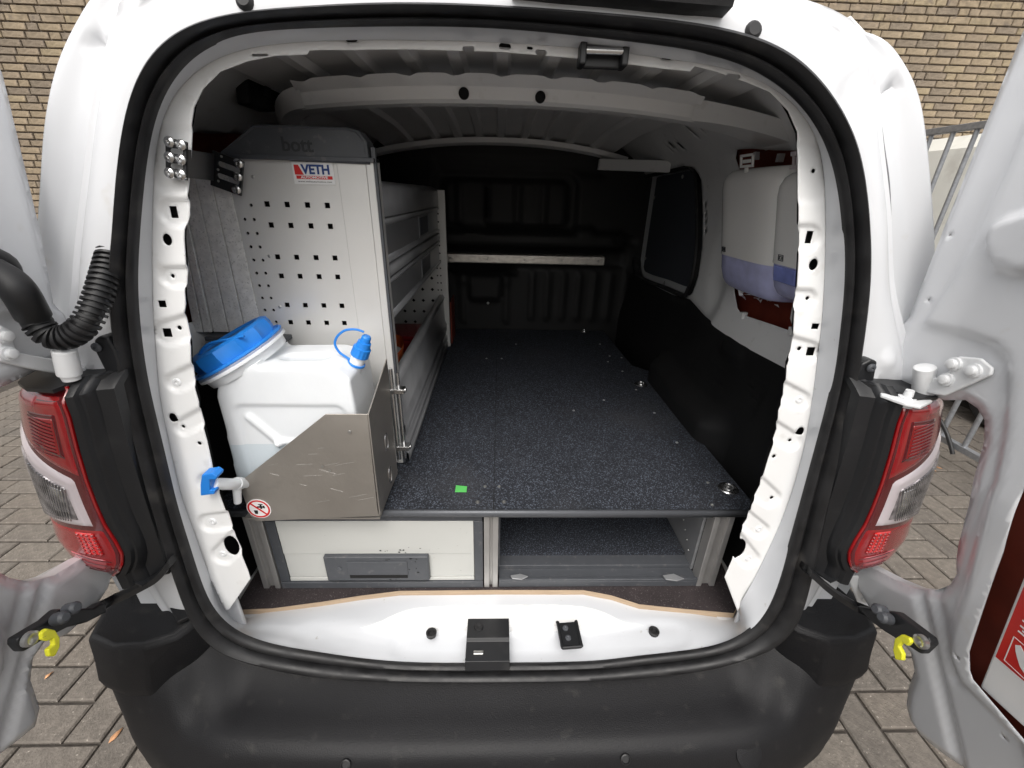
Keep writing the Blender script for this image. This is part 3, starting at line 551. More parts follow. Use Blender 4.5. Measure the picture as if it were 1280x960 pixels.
# ---- bumper
def sec(l): return l
SEC = {0: [(.07, .545), (.012, .515), (-.04, .502), (-.085, .497), (-.115, .490), (-.134, .470), (-.146, .42), (-.146, .35), (-.13, .28), (-.05, .23)],
 .30: [(.07, .545), (.012, .515), (-.04, .502), (-.085, .497), (-.112, .490), (-.132, .470), (-.143, .42), (-.143, .35), (-.127, .28), (-.05, .23)],
 .52: [(.07, .56), (.014, .522), (-.03, .506), (-.08, .500), (-.105, .492), (-.124, .470), (-.136, .42), (-.136, .35), (-.12, .28), (-.05, .23)],
 .60: [(.075, .60), (.025, .54), (-.02, .512), (-.075, .502), (-.098, .492), (-.116, .468), (-.130, .42), (-.130, .35), (-.115, .28), (-.04, .23)],
 .67: [(.08, .66), (.035, .60), (.00, .565), (-.05, .515), (-.082, .492), (-.102, .46), (-.118, .41), (-.118, .35), (-.10, .28), (-.03, .23)],
 .72: [(.08, .62), (.045, .605), (-.005, .592), (-.038, .560), (-.065, .51), (-.085, .46), (-.104, .41), (-.106, .35), (-.09, .28), (-.02, .23)],
 .78: [(.09, .60), (.04, .59), (-.01, .583), (-.038, .570), (-.050, .53), (-.065, .465), (-.078, .41), (-.080, .35), (-.07, .28), (.0, .23)],
 .84: [(.10, .60), (.05, .595), (.0, .588), (-.026, .580), (-.035, .54), (-.042, .47), (-.048, .41), (-.048, .35), (-.04, .28), (.02, .23)],
 .88: [(.14, .60), (.12, .595), (.06, .592), (.010, .585), (.008, .54), (.006, .47), (.004, .41), (.004, .35), (.01, .28), (.05, .23)],
 .900: [(.20, .60), (.18, .595), (.12, .592), (.09, .585), (.08, .54), (.075, .47), (.07, .41), (.07, .35), (.08, .28), (.10, .23)],
 .905: [(.34, .60), (.34, .595), (.32, .592), (.32, .585), (.32, .54), (.32, .47), (.32, .41), (.32, .35), (.32, .28), (.32, .23)]}
ks = sorted(SEC); full = [(-k, SEC[k]) for k in reversed(ks)]+[(k, SEC[k]) for k in ks[1:]]
rr = [[(k, y, z) for y, z in s_] for k, s_ in full]
rr = [catmull(r_, False, 5) for r_ in rr]
cols = [catmull([r_[j] for r_ in rr], False, 7) for j in range(len(rr[0]))]
mb = MB(); mb.loft(cols); bump_o = obj('bumper', mb, 'bumper', van, ang=60)
for sx in (1, -1):
    top = [(.735, -.028), (.80, -.032), (.862, -.012), (.885, .05), (.89, .16), (.66, .16), (.648, .05), (.685, -.004)]
    bl = [(.748, -.045), (.80, -.048), (.862, -.032), (.884, .02), (.885, .16), (.66, .16), (.645, .06), (.68, .015)]
    bz = [.583, .590, .598, .60, .60, .60, .63, .62]
    def inset(l, k):
        cx = sum(p[0] for p in l)/len(l); cy_ = sum(p[1] for p in l)/len(l)
        return [(cx+(p[0]-cx)*k, cy_+(p[1]-cy_)*k) for p in l]
    rows = [[(sx*p[0], p[1], z-.03) for p, z in zip(inset(bl, .97), bz)], [(sx*p[0], p[1], z) for p, z in zip(bl, bz)], [(sx*p[0], p[1], .64) for p in [((a[0]+b[0])/2, (a[1]+b[1])/2) for a, b in zip(top, bl)]],
            [(sx*p[0], p[1], .690+.01*(p[0] > .8)) for p in top], [(sx*p[0], p[1], .704+.006*(p[0] > .8)) for p in inset(top, .90)], [(sx*p[0], p[1], .700) for p in inset(top, .5)]]
    mb = MB(); mb.loft(rows, True, True); c_ = obj('bumper_corner', mb, 'bumper', van, ang=32, bevel=.014, seg=5)
    mb = MB(); mb.prism([(sx*.672, .03, .706), (sx*.69, .015, .708), (sx*.73, .05, .712), (sx*.73, .15, .714), (sx*.672, .15, .712)], (0, 0, .010)); sub_of(obj('corner_step', mb, 'bumper', van, bevel=.003), c_)
for p in ((-.313, -.1355, .474), (.284, -.1355, .474)):
    mb = MB(); mb.lathe(p, (0, -.8, .6), [(-.002, .0105), (.0015, .0105), (.0025, .0085), (-.001, .0075), (-.001, 0)], 20); sub_of(obj('parking_sensor', mb, 'rubber', van), bump_o)
mb = MB(); p = (.565, -.125, .462); mb.lathe(p, (.1, -.8, .6), [(-.002, .030), (.0008, .030), (.0014, .028), (.0014, 0)], 32); sub_of(obj('tow_cover', mb, 'bumper', van), bump_o)

# ---- tail lights, black housings, hinges, doors
IN = {1.306: .672, 1.287: .668, 1.245: .670, 1.185: .681, 1.121: .690, 1.07: .694, 1.025: .695, .987: .690, .957: .689, .931: .698, .908: .715, .885: .745}
OV = {1.306: .73, 1.293: .748, 1.255: .764, 1.218: .775, 1.172: .788, 1.139: .796, 1.097: .801, 1.044: .807, 1.006: .810, .957: .816, .916: .812, .895: .80, .882: .775}
zs = sorted(IN); 
def inx(z): return float(np.interp(z, zs, [IN[k] for k in zs]))
zv = sorted(OV)
def oux(z): return inx(z)+(float(np.interp(z, zv, [OV[k] for k in zv]))-.010-inx(z))/.62
def lens_pt(s_, z, sx, off=0):
    xi, xo = inx(z), oux(z); yi, yo = -.022, .075
    ed = .5-.5*math.cos(math.pi*min(1, max(0, (z-.886)/.04))) if z < .926 else (.5-.5*math.cos(math.pi*min(1, max(0, (1.287-z)/.02))) if z > 1.267 else 1)
    th = s_*math.pi/2
    x = xi+(xo-xi)*math.sin(th)
    y = yi+(yo-yi)*(1-math.cos(th))-.003*math.sin(math.pi*min(1, s_*1.25))*ed+.014*(1-ed)
    n = Vector((math.sin(th), -math.cos(th), 0))
    return (sx*(x+n.x*off), y+n.y*off, z)
for sx in (-1, 1):
    zz = [.886+.405*i/60 for i in range(61)]
    tl = obj('tail_light', MB().loft([[lens_pt(j/26, z, sx) for j in range(27)] for z in zz]), 'reddark', van, ang=60, solid=.002)
    def patch(name, s0, s1, zf0, zf1, m, off, n=16, k=16):
        rows_ = []
        for i in range(k+1):
            row = []
            for j in range(n+1):
                s_ = s0+(s1-s0)*j/n; z = zf0(s_)+(zf1(s_)-zf0(s_))*i/k
                e = min(i, k-i, 1)*1.; e2 = 1 if 0 < j < n else 0
                row.append(lens_pt(s_, min(1.289, max(.888, z)), sx, off*(e*e2) - (.001 if e*e2 == 0 else 0)))
            rows_.append(row)
        return sub_of(obj(name, MB().loft(rows_), m, van, ang=50), tl)
    patch('red_lens', .03, .97, lambda s_: 1.118+.15*s_, lambda s_: 1.283, 'redlens', .0022, 30)
    patch('inner_lamp', .09, .36, lambda s_: 1.150+.12*s_, lambda s_: 1.252, 'reddark', .0036, 16)
    patch('inner_lamp', .11, .34, lambda s_: 1.156+.12*s_, lambda s_: 1.245, 'redlens', .0048, 16)
    patch('top_marker', .24, .60, lambda s_: 1.258, lambda s_: 1.278, 'pinklens', .0036, 16, 6)
    patch('reversing_lens', .085, .97, lambda s_: 1.020, lambda s_: 1.112+.15*s_, 'clear', .0055, 34)
    patch('lamp_reflector', .135, .62, lambda s_: 1.036, lambda s_: 1.092+.14*s_, 'chromedark', .0070, 26)
    patch('lamp_bulb_cup', .17, .30, lambda s_: 1.050, lambda s_: 1.100+.06*s_, 'chrome', .0078, 12, 10)
    for i in range(15):                          # ribs of the clear lens
        s0 = .145+.020*i; z0 = 1.038; z1 = 1.088+.14*s0
        q = [lens_pt(s0+.05*(1-t), z0+(z1-z0)*t, sx, .0082) for t in (0, .33, .66, 1)]
        sub_of(obj('lens_rib', MB().tube(q, .0011, 5), 'chrome', van), tl)
    for i in range(10):
        q = [lens_pt(.13+.19*t, 1.172+.0068*i+.012*t, sx, .0056) for t in (0, .25, .5, .75, 1)]
        sub_of(obj('lens_line', MB().tube(q, .0008, 5), 'reddark', van), tl)
    patch('lower_lens', .03, .97, lambda s_: .893, lambda s_: 1.016, 'redlens', .0022, 30)
    patch('brake_reflector', .11, .26, lambda s_: .952, lambda s_: 1.008, 'redbright', .0040, 10)
    for i in range(7):
        for j in range(4):
            p_ = lens_pt(.125+.036*j, .956+.0075*i, sx, .0046); sub_of(obj('reflector_dot', MB().lathe(p_, (0, -1, 0), [(-.001, .0034), (.0012, .0022), (.0016, 0)], 6), 'redlens', van), tl)
    for i in range(4):
        q = [lens_pt(.07+.25*t, .905+.011*i+.010*t, sx, .0046) for t in (0, .25, .5, .75, 1)]
        sub_of(obj('lens_line', MB().tube(q, .0009, 5), 'reddark', van), tl)
    patch('pale_strip', .10, .40, lambda s_: .895+.02*(s_ > .3), lambda s_: .940+.03*s_, 'pinklens', .0034, 16)
    # bright inner edge line of the lens
    sub_of(obj('lens_edge', MB().tube([lens_pt(.01, z, sx, .001) for z in zz], .0028, 6), 'redlens', van), tl)
    # black housing between seal and light
    hz = [.865+.435*i/40 for i in range(41)]
    rows_ = []
    sealx = lambda z: float(np.interp(z, [.80, .9, 1.0, 1.1, 1.2, 1.3, 1.36], [.672, .668, .660, .652, .642, .628, .616]))
    for z in hz:
        zc_ = min(z, 1.285); xi = inx(max(zc_, .90)); xs = sealx(z)-.012
        top_ = sm((1.30-z)/.02)
        row = []
        for t, yo in ((0, .030), (.03, .012), (.12, .010), (.30, .008), (.50, .004), (.56, -.006), (.66, -.012), (.74, -.013), (.80, -.020), (.90, -.023), (1, -.024)):
            row.append((sx*(xs+(xi-.003-xs)*t), yo+(1-top_)*.03, z-.03*0))
        rows_.append(row)
    mb = MB(); mb.loft(rows_)
    # top lid and bottom lid of the housing
    tz = 1.295
    mb.prism([(sx*.615, .06, tz), (sx*.64, .02, tz-.004), (sx*.672, -.008, tz-.008), (sx*.675, -.026, tz-.008), (sx*.72, -.020, tz-.008), (sx*.752, .0, tz-.008), (sx*.79, .06, tz-.008), (sx*.78, .10, tz), (sx*.7, .10, tz)], (0, 0, .006))
    mb.prism([(sx*.65, .06, .865), (sx*.69, -.018, .868), (sx*.74, -.010, .886), (sx*.79, .05, .89), (sx*.8, .10, .89), (sx*.66, .10, .865)], (0, 0, -.004))
    hs_o = obj('light_housing', mb, 'black', van, ang=30)
    # lug with a screw at the top of the housing
    lg = [(-.646,.035,1.290),(-.650,.035,1.332),(-.645,.035,1.352),(-.635,.035,1.359),(-.622,.035,1.357),(-.617,.035,1.333),(-.620,.035,1.298)] if sx < 0 else [(.627,.035,1.259),(.622,.035,1.306),(.625,.035,1.328),(.638,.035,1.337),(.651,.035,1.333),(.654,.035,1.318),(.659,.035,1.294),(.671,.035,1.260)]
    mb = MB(); mb.prism(lg, (0, .03, 0)); lo_ = obj('housing_lug', mb, 'black', van, bevel=.004)
    p = [(-.642,.033,1.341),(.641,.033,1.322)][0 if sx < 0 else 1]
    mb = MB(); screwhead(mb, p, (0, -1, 0), .008, .004); sub_of(obj('lug_screw', mb, 'gplastic', van), lo_)
    sub_of(lo_, van)
    # white inner wing behind the light, below the housing
    mb = MB(); mb.box(sx*.60, sx*.82, .075, .085, .60, .86); obj('rear_corner_panel', mb, 'paint', van, bevel=.004)

def door(sx):
    if sx > 0:
        edge = [(.715,.070,1.273),(.715,.003,1.288),(.715,-.029,1.292),(.715,-.056,1.306),(.715,-.076,1.302),(.715,-.092,1.290),(.715,-.104,1.263),(.715,-.111,1.232),(.721,-.124,1.160),(.736,-.129,1.084),(.742,-.133,1.053),(.748,-.140,1.028),(.754,-.136,.999),(.761,-.120,.968),(.769,-.086,.931),(.775,-.045,.906),(.778,-.015,.892),(.781,.010,.880),(.788,.054,.851),(.801,.026,.796),(.806,-.016,.774),(.804,-.066,.781),(.804,-.109,.782),(.811,-.124,.750),(.826,-.123,.687),(.836,-.128,.644),(.842,-.142,.619),(.844,-.167,.613),(.837,-.210,.640),(.831,-.241,.666)]
    else:
        edge = [(-.715,.076,1.290),(-.715,.039,1.313),(-.715,-.002,1.309),(-.715,-.024,1.327),(-.715,-.041,1.338)]+[]
        e2 = [(-.743,-.142,1.049),(-.751,-.127,1.014),(-.758,-.103,.979),(-.765,-.067,.952),(-.767,-.022,.940),(-.771,.018,.922),(-.785,.048,.865),(-.796,.021,.815),(-.800,-.020,.797),(-.799,-.071,.804),(-.791,-.108,.836),(-.794,-.130,.826),(-.803,-.143,.787),(-.813,-.143,.745),(-.822,-.143,.703),(-.829,-.157,.674),(-.826,-.189,.689),(-.822,-.218,.705)]
        m_ = [(-p[0], p[1], p[2]) for p in [(.715,-.056,1.306),(.715,-.076,1.302),(.715,-.092,1.290),(.715,-.104,1.263),(.715,-.111,1.232),(.721,-.124,1.160),(.736,-.129,1.084)]]
        edge = edge[:3]+[(-.72, -.06, 1.305), (-.72, -.085, 1.29), (-.72, -.10, 1.26), (-.72, -.115, 1.2), (-.72, -.135, 1.13), (-.72, -.155, 1.09)]+e2
    ed = [(p[1], p[2]) for p in edge]
    edz = [p for p in ed]
    last = edz[-1]
    ytop = .085 if sx > 0 else .075
    ol = [(ytop+.035, 1.80), (ytop+.012, 1.55)]+[(ytop, 1.40)]+edz+[(last[0]-.08, last[1]-.035), (-.60, .60), (-.66, .66), (-.66, 1.80), (-.6, 1.84), (ytop-.02, 1.84)]
    if sx > 0: ol[0] = (.095, 1.80); ol[1] = (.09, 1.55)
    else: ol[0] = (.14, 1.72); ol[1] = (.10, 1.5)
    eA = np.array(dens(ed, .0025)[:-int(.1/.0025)]+dens([ol[0], ol[1], ol[2]], .0025))
    eA = np.array([p for p in eA if p[0] > -.5])
    P1 = [(sx_[1], sx_[2]) for sx_ in [(.715,.041,1.400),(.715,.025,1.480),(.715,.021,1.534),(.715,.020,1.624),(.715,.023,1.705)]]
    P1 += [(-.62, 1.82), (-.62, .66), (-.40, .68)]+[(q_[1], q_[2]) for q_ in [(.786,-.295,.860),(.786,-.247,.857),(.787,-.203,.855),(.782,-.177,.877),(.770,-.170,.929),(.745,-.167,1.038),(.724,-.159,1.145)]]+[(q_[1], q_[2]) for q_ in [(.715,-.151,1.226),(.715,-.132,1.293),(.715,-.108,1.357),(.715,-.090,1.388),(.715,-.069,1.401),(.715,-.029,1.403),(.715,.020,1.400)]]
    P2 = [(q_[1], q_[2]) for q_ in [(.700,-.010,1.562),(.700,-.002,1.552),(.700,-.011,1.526),(.700,-.031,1.504),(.700,-.057,1.499),(.700,-.083,1.504)]]+[(-.30, 1.50), (-.30, 1.60), (-.10, 1.60)]
    rel = relief([('poly', P1, -.010, .007), ('poly', P2, -.016, .006), ('cap', -.12, .98, -.19, .84, .010, .006, .012)])
    box_open = [(p[1], p[2]) for p in [(.760,-.229,.909),(.760,-.214,.925),(.760,-.203,.957),(.760,-.189,1.020),(.760,-.175,1.098),(.760,-.162,1.185)]] if sx > 0 else None
    def mp_(a, b):
        d = float(np.sqrt(((eA-np.array((a, b)))**2).sum(1)).min())
        rim = .010*sm((.018-d)/.016)
        return (sx*(xdoor(b)+rel(a, b)*1.0+rim), a, b)
    holes = []
    if sx > 0:
        bo_ = [(p[1], p[2]) for p in [(.780,-.220,.884),(.778,-.212,.895),(.770,-.203,.928),(.750,-.200,1.018),(.725,-.196,1.136),(.715,-.184,1.238)]]
        top_ = bo_[-1]
        holes = [bo_+[(-.45, top_[1]+.02), (-.55, 1.15), (-.55, .84), (-.40, bo_[0][1]-.03)]]
        for p in [(.730,.066,1.537),(.730,.055,1.436),(.730,-.192,.897),(.730,-.272,.829)]: holes.append(circ(p[1], p[2], .0022, 6))
    m_ = sheet(ol, holes, .0075, mp_)
    dr = obj('rear_door', m_, 'paint', van, ang=60, solid=.002)
    # outer skin of the door
    o2 = [(a*1.0, b) for a, b in ol]
    mb = MB(); mb.loft([[(sx*(xdoor(b)+.010), a, b) for a, b in o2], [(sx*(xdoor(b)+.030), a, b) for a, b in o2]], True)
    sk = sheet(ol, [], .03, lambda a, b: (sx*(xdoor(b)+.030+.07*sm((float(np.sqrt(((eA-np.array((a, b)))**2).sum(1)).min())-.01)/.03)), a, b)); mb.add(sk.v, sk.f)
    sub_of(obj('door_skin', mb, 'paint', van, ang=60), dr)
    return dr
dR = door(1); dL = door(-1)
dR['label'] = 'right rear door opened outwards, with red lined opening in its inner panel'
dL['label'] = 'left rear door opened outwards, mostly outside the frame'
# grommet of the right door and the red-brown lining behind its opening
p = [(.700,-.043,1.534)][0]; mb = MB(); mb.lathe((.712, p[1], p[2]), (-1, 0, 0), [(-.01, .026), (.004, .026), (.007, .022), (.002, .018), (-.004, .014), (-.004, 0)], 28)
sub_of(obj('door_grommet', mb, 'rubber', van), dR)
mb = MB(); sk = sheet([(-.60, .76), (-.145, .76), (-.145, 1.34), (-.60, 1.34)], [], .05, lambda a, b: (xdoor(b)+.024, a, b)); mb.add(sk.v, sk.f); sub_of(obj('door_lining', mb, 'redboard', van), dR)

# hinges
for sx in (1, -1):
    hp = [(.715,.016,1.315),(.715,-1.303,1.856)][0 if sx > 0 else 1]
    px_, py_, pz_ = hp[0]-sx*.0, hp[1], hp[2]
    if sx > 0: base, top_ = [(.719,.000,1.282),(.698,.000,1.339)]
    else: base, top_ = [(-.667,.000,1.308),(-.659,.000,1.349)]
    mb = MB(); mb.lathe(base, Vector(top_)-Vector(base), [(0, .015), ((Vector(top_)-Vector(base)).length*.97, .0145), ((Vector(top_)-Vector(base)).length, .010)], 24)
    mb.lathe(Vector(base)-Vector((0, 0, .010)), (0, 0, 1), [(0, .011), (.008, .012), (.014, .012)], 20)
    hg = obj('hinge', mb, 'hinge', van, bevel=.001)
    # leaf on the door
    if sx > 0: lf = [(.705,-.015,1.297),(.705,.007,1.319),(.705,-.018,1.327),(.705,-.032,1.347),(.705,-.032,1.369),(.705,-.062,1.377),(.705,-.082,1.370),(.705,-.085,1.359),(.705,-.041,1.305)]
    else: lf = [(-.705,-.047,1.347),(-.705,-.025,1.395),(-.705,-.015,1.384),(-.705,-.021,1.352),(-.705,.015,1.329),(-.705,.046,1.313),(-.705,.040,1.287),(-.705,-.013,1.321)]
    mb = MB(); mb.prism(lf, (sx*.006, 0, 0)); sub_of(obj('hinge_leaf', mb, 'hinge', van, bevel=.003), hg)
    for b_ in ([(.704,-.035,1.357),(.704,-.064,1.358),(.704,-.035,1.331)] if sx > 0 else [(-.704,-.029,1.379),(-.704,-.034,1.354)]):
        mb = MB(); mb.lathe((b_[0], b_[1], b_[2]), (-sx, 0, 0), [(-.003, .0105), (.003, .0105), (.0035, .0075), (.009, .007), (.010, .005), (.010, 0)], 6 if False else 18); sub_of(obj('hinge_bolt', mb, 'hinge', van), hg)
    # arm to the body
    am = [(.670,.030,1.283),(.724,.030,1.275),(.755,.030,1.255),(.725,.030,1.255),(.671,.030,1.272)] if sx > 0 else [(-.653,.030,1.313),(-.635,.030,1.304),(-.689,.030,1.280),(-.704,.030,1.280),(-.702,.030,1.294)]
    am = [(.657,.019,1.283),(.698,.030,1.283),(.721,.008,1.283),(.710,-.025,1.283),(.671,-.046,1.283),(.654,-.035,1.283),(.641,-.003,1.283)] if sx > 0 else [(-.670,.079,1.283),(-.702,.086,1.283),(-.736,.077,1.283),(-.737,.042,1.283),(-.684,.005,1.283),(-.665,.018,1.283),(-.643,.052,1.283)]
    mb = MB(); mb.prism(am, (0, 0, .006)); sub_of(obj('hinge_arm', mb, 'hinge', van, bevel=.002), hg)
    b_ = [(.674,-.016,1.285),(-.688,.039,1.285)][0 if sx > 0 else 1]
    mb = MB(); mb.lathe(b_, (0, 0, 1), [(-.01, .012), (.006, .012), (.007, .007), (.018, .006), (.018, 0)], 16); sub_of(obj('hinge_stud', mb, 'hinge', van), hg)
    # lower hinge plate
    lw = [(.767,.020,.836),(.821,.020,.845),(.889,.020,.747),(.866,.020,.718),(.830,.020,.739)] if sx > 0 else [(-.816,.020,.846),(-.872,.020,.833),(-.917,.020,.752),(-.894,.020,.727),(-.823,.020,.793)]
    mb = MB(); mb.prism(lw, (0, .006, 0)); lh = obj('lower_hinge', mb, 'hinge', van, bevel=.003)
    for b_ in ([(.833,.020,.771),(.836,.020,.739)] if sx > 0 else [(-.845,.020,.805),(-.849,.020,.776)]):
        mb = MB(); mb.lathe(b_, (0, -1, 0), [(-.002, .011), (.003, .011), (.004, .007), (.009, .007), (.009, 0)], 18); sub_of(obj('hinge_bolt', mb, 'hinge', van), lh)
    # door check strap
    if sx > 0: sp = [(.665, .05, .852)]+[(.700,.046,.831),(.700,-.018,.843)][:0]+[(.638,-.010,.894),(.686,-.010,.852),(.733,-.010,.816),(.779,-.010,.786)]+[(.766,-.060,.825),(.815,-.060,.789)]
    else: sp = [(-.630,.000,.916),(-.665,.000,.877),(-.704,.000,.851),(-.743,.000,.828),(-.778,.000,.810)]+[(-.760,-.040,.840),(-.787,-.040,.827)]
    sp = catmull(sp, False, 4)
    mb = MB(); mb.loft([[(p[0], p[1]+a*1.7, p[2]+b*1.7) for a, b in ((0, .005), (.006, .003), (.006, -.005), (0, -.006), (-.006, -.005), (-.006, .003))] for p in sp], True, True); ck = obj('door_stay', mb, 'black', van, ang=25)
    if sx > 0:
        hb = [(.715,-.058,.848),(.715,-.094,.884),(.715,-.121,.913),(.715,-.179,.928),(.715,-.186,.921),(.715,-.182,.890),(.715,-.163,.882),(.715,-.122,.862),(.715,-.091,.851)]; sc_ = [(.700,-.184,.926)][0]; hook = [(.690,-.157,.895),(.690,-.162,.913),(.690,-.174,.921),(.690,-.179,.916),(.690,-.177,.904),(.690,-.169,.902),(.690,-.168,.890),(.690,-.178,.885),(.690,-.182,.874),(.690,-.173,.863),(.690,-.163,.874)]
        kn = [(.700,-.108,.903),(.700,-.122,.900)]
    else:
        hb = [(-.715,-.064,.881),(-.715,-.084,.890),(-.715,-.125,.941),(-.715,-.145,.942),(-.715,-.185,.956),(-.715,-.189,.947),(-.715,-.188,.928),(-.715,-.162,.918),(-.715,-.129,.901),(-.715,-.102,.877),(-.715,-.068,.859)]; sc_ = [(-.700,-.184,.953)][0]; hook = [(-.690,-.176,.954),(-.690,-.167,.953),(-.690,-.160,.939),(-.690,-.160,.921),(-.690,-.166,.908),(-.690,-.177,.901),(-.690,-.183,.910),(-.690,-.180,.922),(-.690,-.171,.920),(-.690,-.168,.930),(-.690,-.175,.934),(-.690,-.179,.944)]
        kn = [(-.700,-.120,.937),(-.700,-.139,.939)]
    mb = MB(); mb.prism(hb, (sx*.018, 0, 0)); sub_of(obj('stay_body', mb, 'black', van, bevel=.004), ck)
    mb = MB(); mb.prism([(p[0], p[1], p[2]) for p in hook], (sx*.008, 0, 0)); sub_of(obj('stay_hook', mb, 'yellow', van, bevel=.0025), ck)
    mb = MB(); mb.lathe(sc_, (-sx, 0, 0), [(-.003, .011), (.004, .011), (.005, .008), (.003, .004), (.003, 0)], 18); sub_of(obj('stay_bolt', mb, 'screw', van), ck)
    for k_ in kn:
        mb = MB(); mb.lathe(k_, (-sx, 0, .3), [(-.012, .010), (.004, .010), (.008, .006), (.008, 0)], 14); sub_of(obj('stay_pivot', mb, 'gplastic', van), ck)
# corrugated cable conduit on the left
cp = [(-.611,.085,1.482)]+[(-.608,.055,1.450)]+[(-.611,.030,1.417)]+[(-.621,.010,1.388)]+[(-.643,.000,1.370)]+[(-.664,-.005,1.372),(-.676,-.005,1.391)]
cp = [Vector(p) for p in catmull(cp, False, 22)]
L_ = [0.]
for a, b in zip(cp, cp[1:]): L_.append(L_[-1]+(b-a).length)
tot = L_[-1]; nn = 420; path = []; rad = []
for i in range(nn+1):
    d = tot*i/nn; j = max(k for k in range(len(L_)) if L_[k] <= d+1e-9); j = min(j, len(cp)-2)
    t = (d-L_[j])/max(1e-6, L_[j+1]-L_[j]); path.append(cp[j].lerp(cp[j+1], t)); rad.append(.0165+.0024*(1 if math.sin(2*math.pi*d/.0085) > 0 else -1)*1.0)
mb = MB(); mb.tube(path, rad, 18); cd = obj('cable_conduit', mb, 'rubber', van, ang=40)
q = [(-.674,-.005,1.388),(-.676,-.005,1.402)]+[(-.663,-.020,1.437),(-.670,-.020,1.454),(-.689,-.020,1.469)]
mb = MB(); mb.tube(catmull(q, False, 5), [.0175]*5+[.020]*16, 18); sub_of(obj('conduit_sleeve', mb, 'rubber', van), cd)
q = [(-.613,.072,1.465)]+[(-.623,.100,1.483),(-.612,.100,1.498)]; mb = MB(); mb.tube(q, [.017, .020, .020], 18); sub_of(obj('conduit_sleeve', mb, 'rubber', van), cd)
q = [(-.700,-.011,1.488),(-.700,.007,1.473),(-.700,.005,1.451)]; mb = MB(); mb.tube(catmull(q, False, 4), .017, 14); sub_of(obj('conduit_cap', mb, 'rubber', van), cd)
# dark device on the roof side, upper left
q = [(-.572,.547,1.825),(-.572,.655,1.833),(-.572,.719,1.836),(-.572,.770,1.825),(-.572,.761,1.783),(-.572,.726,1.768),(-.572,.616,1.750),(-.572,.529,1.751)]
mb = MB(); mb.prism(q, (-.03, 0, 0)); dv = obj('side_vent', mb, 'black', van, bevel=.006)
q = [(-.570,.618,1.809),(-.570,.649,1.811),(-.570,.639,1.785),(-.570,.606,1.783)]; mb = MB(); mb.prism(q, (-.006, 0, 0)); sub_of(obj('vent_plate', mb, 'gplastic', van, bevel=.002), dv)

# ================================================================ PLATFORM / DRAWER UNIT
pf = thing('drawer_platform', 'raised dark speckled floor on aluminium posts with a grey drawer and an open bay', 'drawer unit', (0, .17, .62))
ZT = .886
PO = [(-.677, .172), (.648, .172), (.642, .476), (.646, .93), (.675, 1.05), (.605, 1.13), (.592, 1.60), (-.66, 1.60), (-.66, .30)]
PO = [(-.677, .176), (.645, .176), (.640, .476), (.646, .93), (.680, 1.05), (.605, 1.13), (.592, 1.655), (-.64, 1.655), (-.64, .30), (-.665, .27)]
mb = sheet([p for p in PO], [], .3, lambda a, b: (a, b, ZT)); 
mb = MB(); mb.prism([(a, b, ZT-.015) for a, b in PO], (0, 0, .015)); fl = obj('floor_panel', mb, 'mat', pf)
mb = MB(); mb.box(-.008, -.0065, .178, 1.655, ZT+.0002, ZT+.0008); sub_of(obj('panel_joint', mb, 'dark_fill', pf), fl)
mb = MB(); mb.loft([[(x, .176, ZT+.0015), (x, .170, ZT+.001), (x, .167, ZT-.004), (x, .169, ZT-.014), (x, .178, ZT-.017)] for x in (-.678, .652)], False); obj('edge_strip', mb, 'edge', pf, solid=.002, ang=60)
for x0_, x1_ in ((-.60, -.585), (-.565, -.545)): pass
def post(x, wdt=.04):
    mb = MB()
    for a in (-wdt/2, wdt/2-.014): mb.box(x+a, x+a+.014, .181, .215, .6185, ZT-.0175)
    mb.box(x-wdt/2+.012, x+wdt/2-.012, .190, .212, .6185, ZT-.0175)
    return obj('post', mb, 'alu', pf, bevel=.0015)
post(-.588, .044); post(-.013, .036); post(.570, .050)
mb = MB(); mb.box(-.56, -.035, .183, .20, ZT-.040, ZT-.0178); mb.box(.010, .54, .183, .20, ZT-.030, ZT-.0178); obj('top_rail', mb, 'gplastic', pf, bevel=.001)
mb = MB(); mb.box(-.562, -.034, .180, .20, .6195, .641); obj('drawer_frame', mb, 'gplastic', pf, bevel=.0015)
mb = MB(); mb.box(-.562, -.538, .182, .20, .642, ZT-.041); obj('drawer_frame', mb, 'gplastic', pf, bevel=.0015)
mb = MB(); mb.box(-.056, -.034, .182, .20, .642, ZT-.041); obj('drawer_frame', mb, 'gplastic', pf, bevel=.0015)
# drawer
zd0, zd1 = .643, ZT-.042
mb = MB(); n_ = [(-.537, .655, .735, 0), (-.537, .7375, zd1, 0)]
mb.box(-.537, -.057, .184, .20, zd0, .654); mb.box(-.537, -.057, .186, .20, .6555, .736); mb.box(-.537, -.057, .184, .20, .7375, zd1)
dw = obj('drawer', mb, 'drawer', pf, bevel=.0012)
hx0, hx1 = -.435, -.172
mb = MB(); mb.prism([(hx0, .186, .656), (hx1, .186, .656), (hx1, .186, .738), (hx0, .186, .738)], (0, -.014, 0))
hd = sub_of(obj('drawer_handle', mb, 'gplastic', pf, bevel=.003), dw)
mb = MB(); mb.box(-.375, -.228, .1705, .1735, .667, .678); sub_of(obj('handle_recess_shade', mb, 'dark_fill', pf), dw)  # solid dark bar, its colour stands in for shade in a recess
mb = MB(); mb.box(-.378, -.226, .1695, .173, .679, .724); sub_of(obj('handle_flap', mb, 'gplastic', pf, bevel=.001), dw)
mb = MB(); mb.lathe((-.398, .173, .70), (0, -1, 0), [(0, .006), (.003, .006), (.004, .003), (.004, 0)], 16); sub_of(obj('drawer_lock', mb, 'edge', pf), dw)
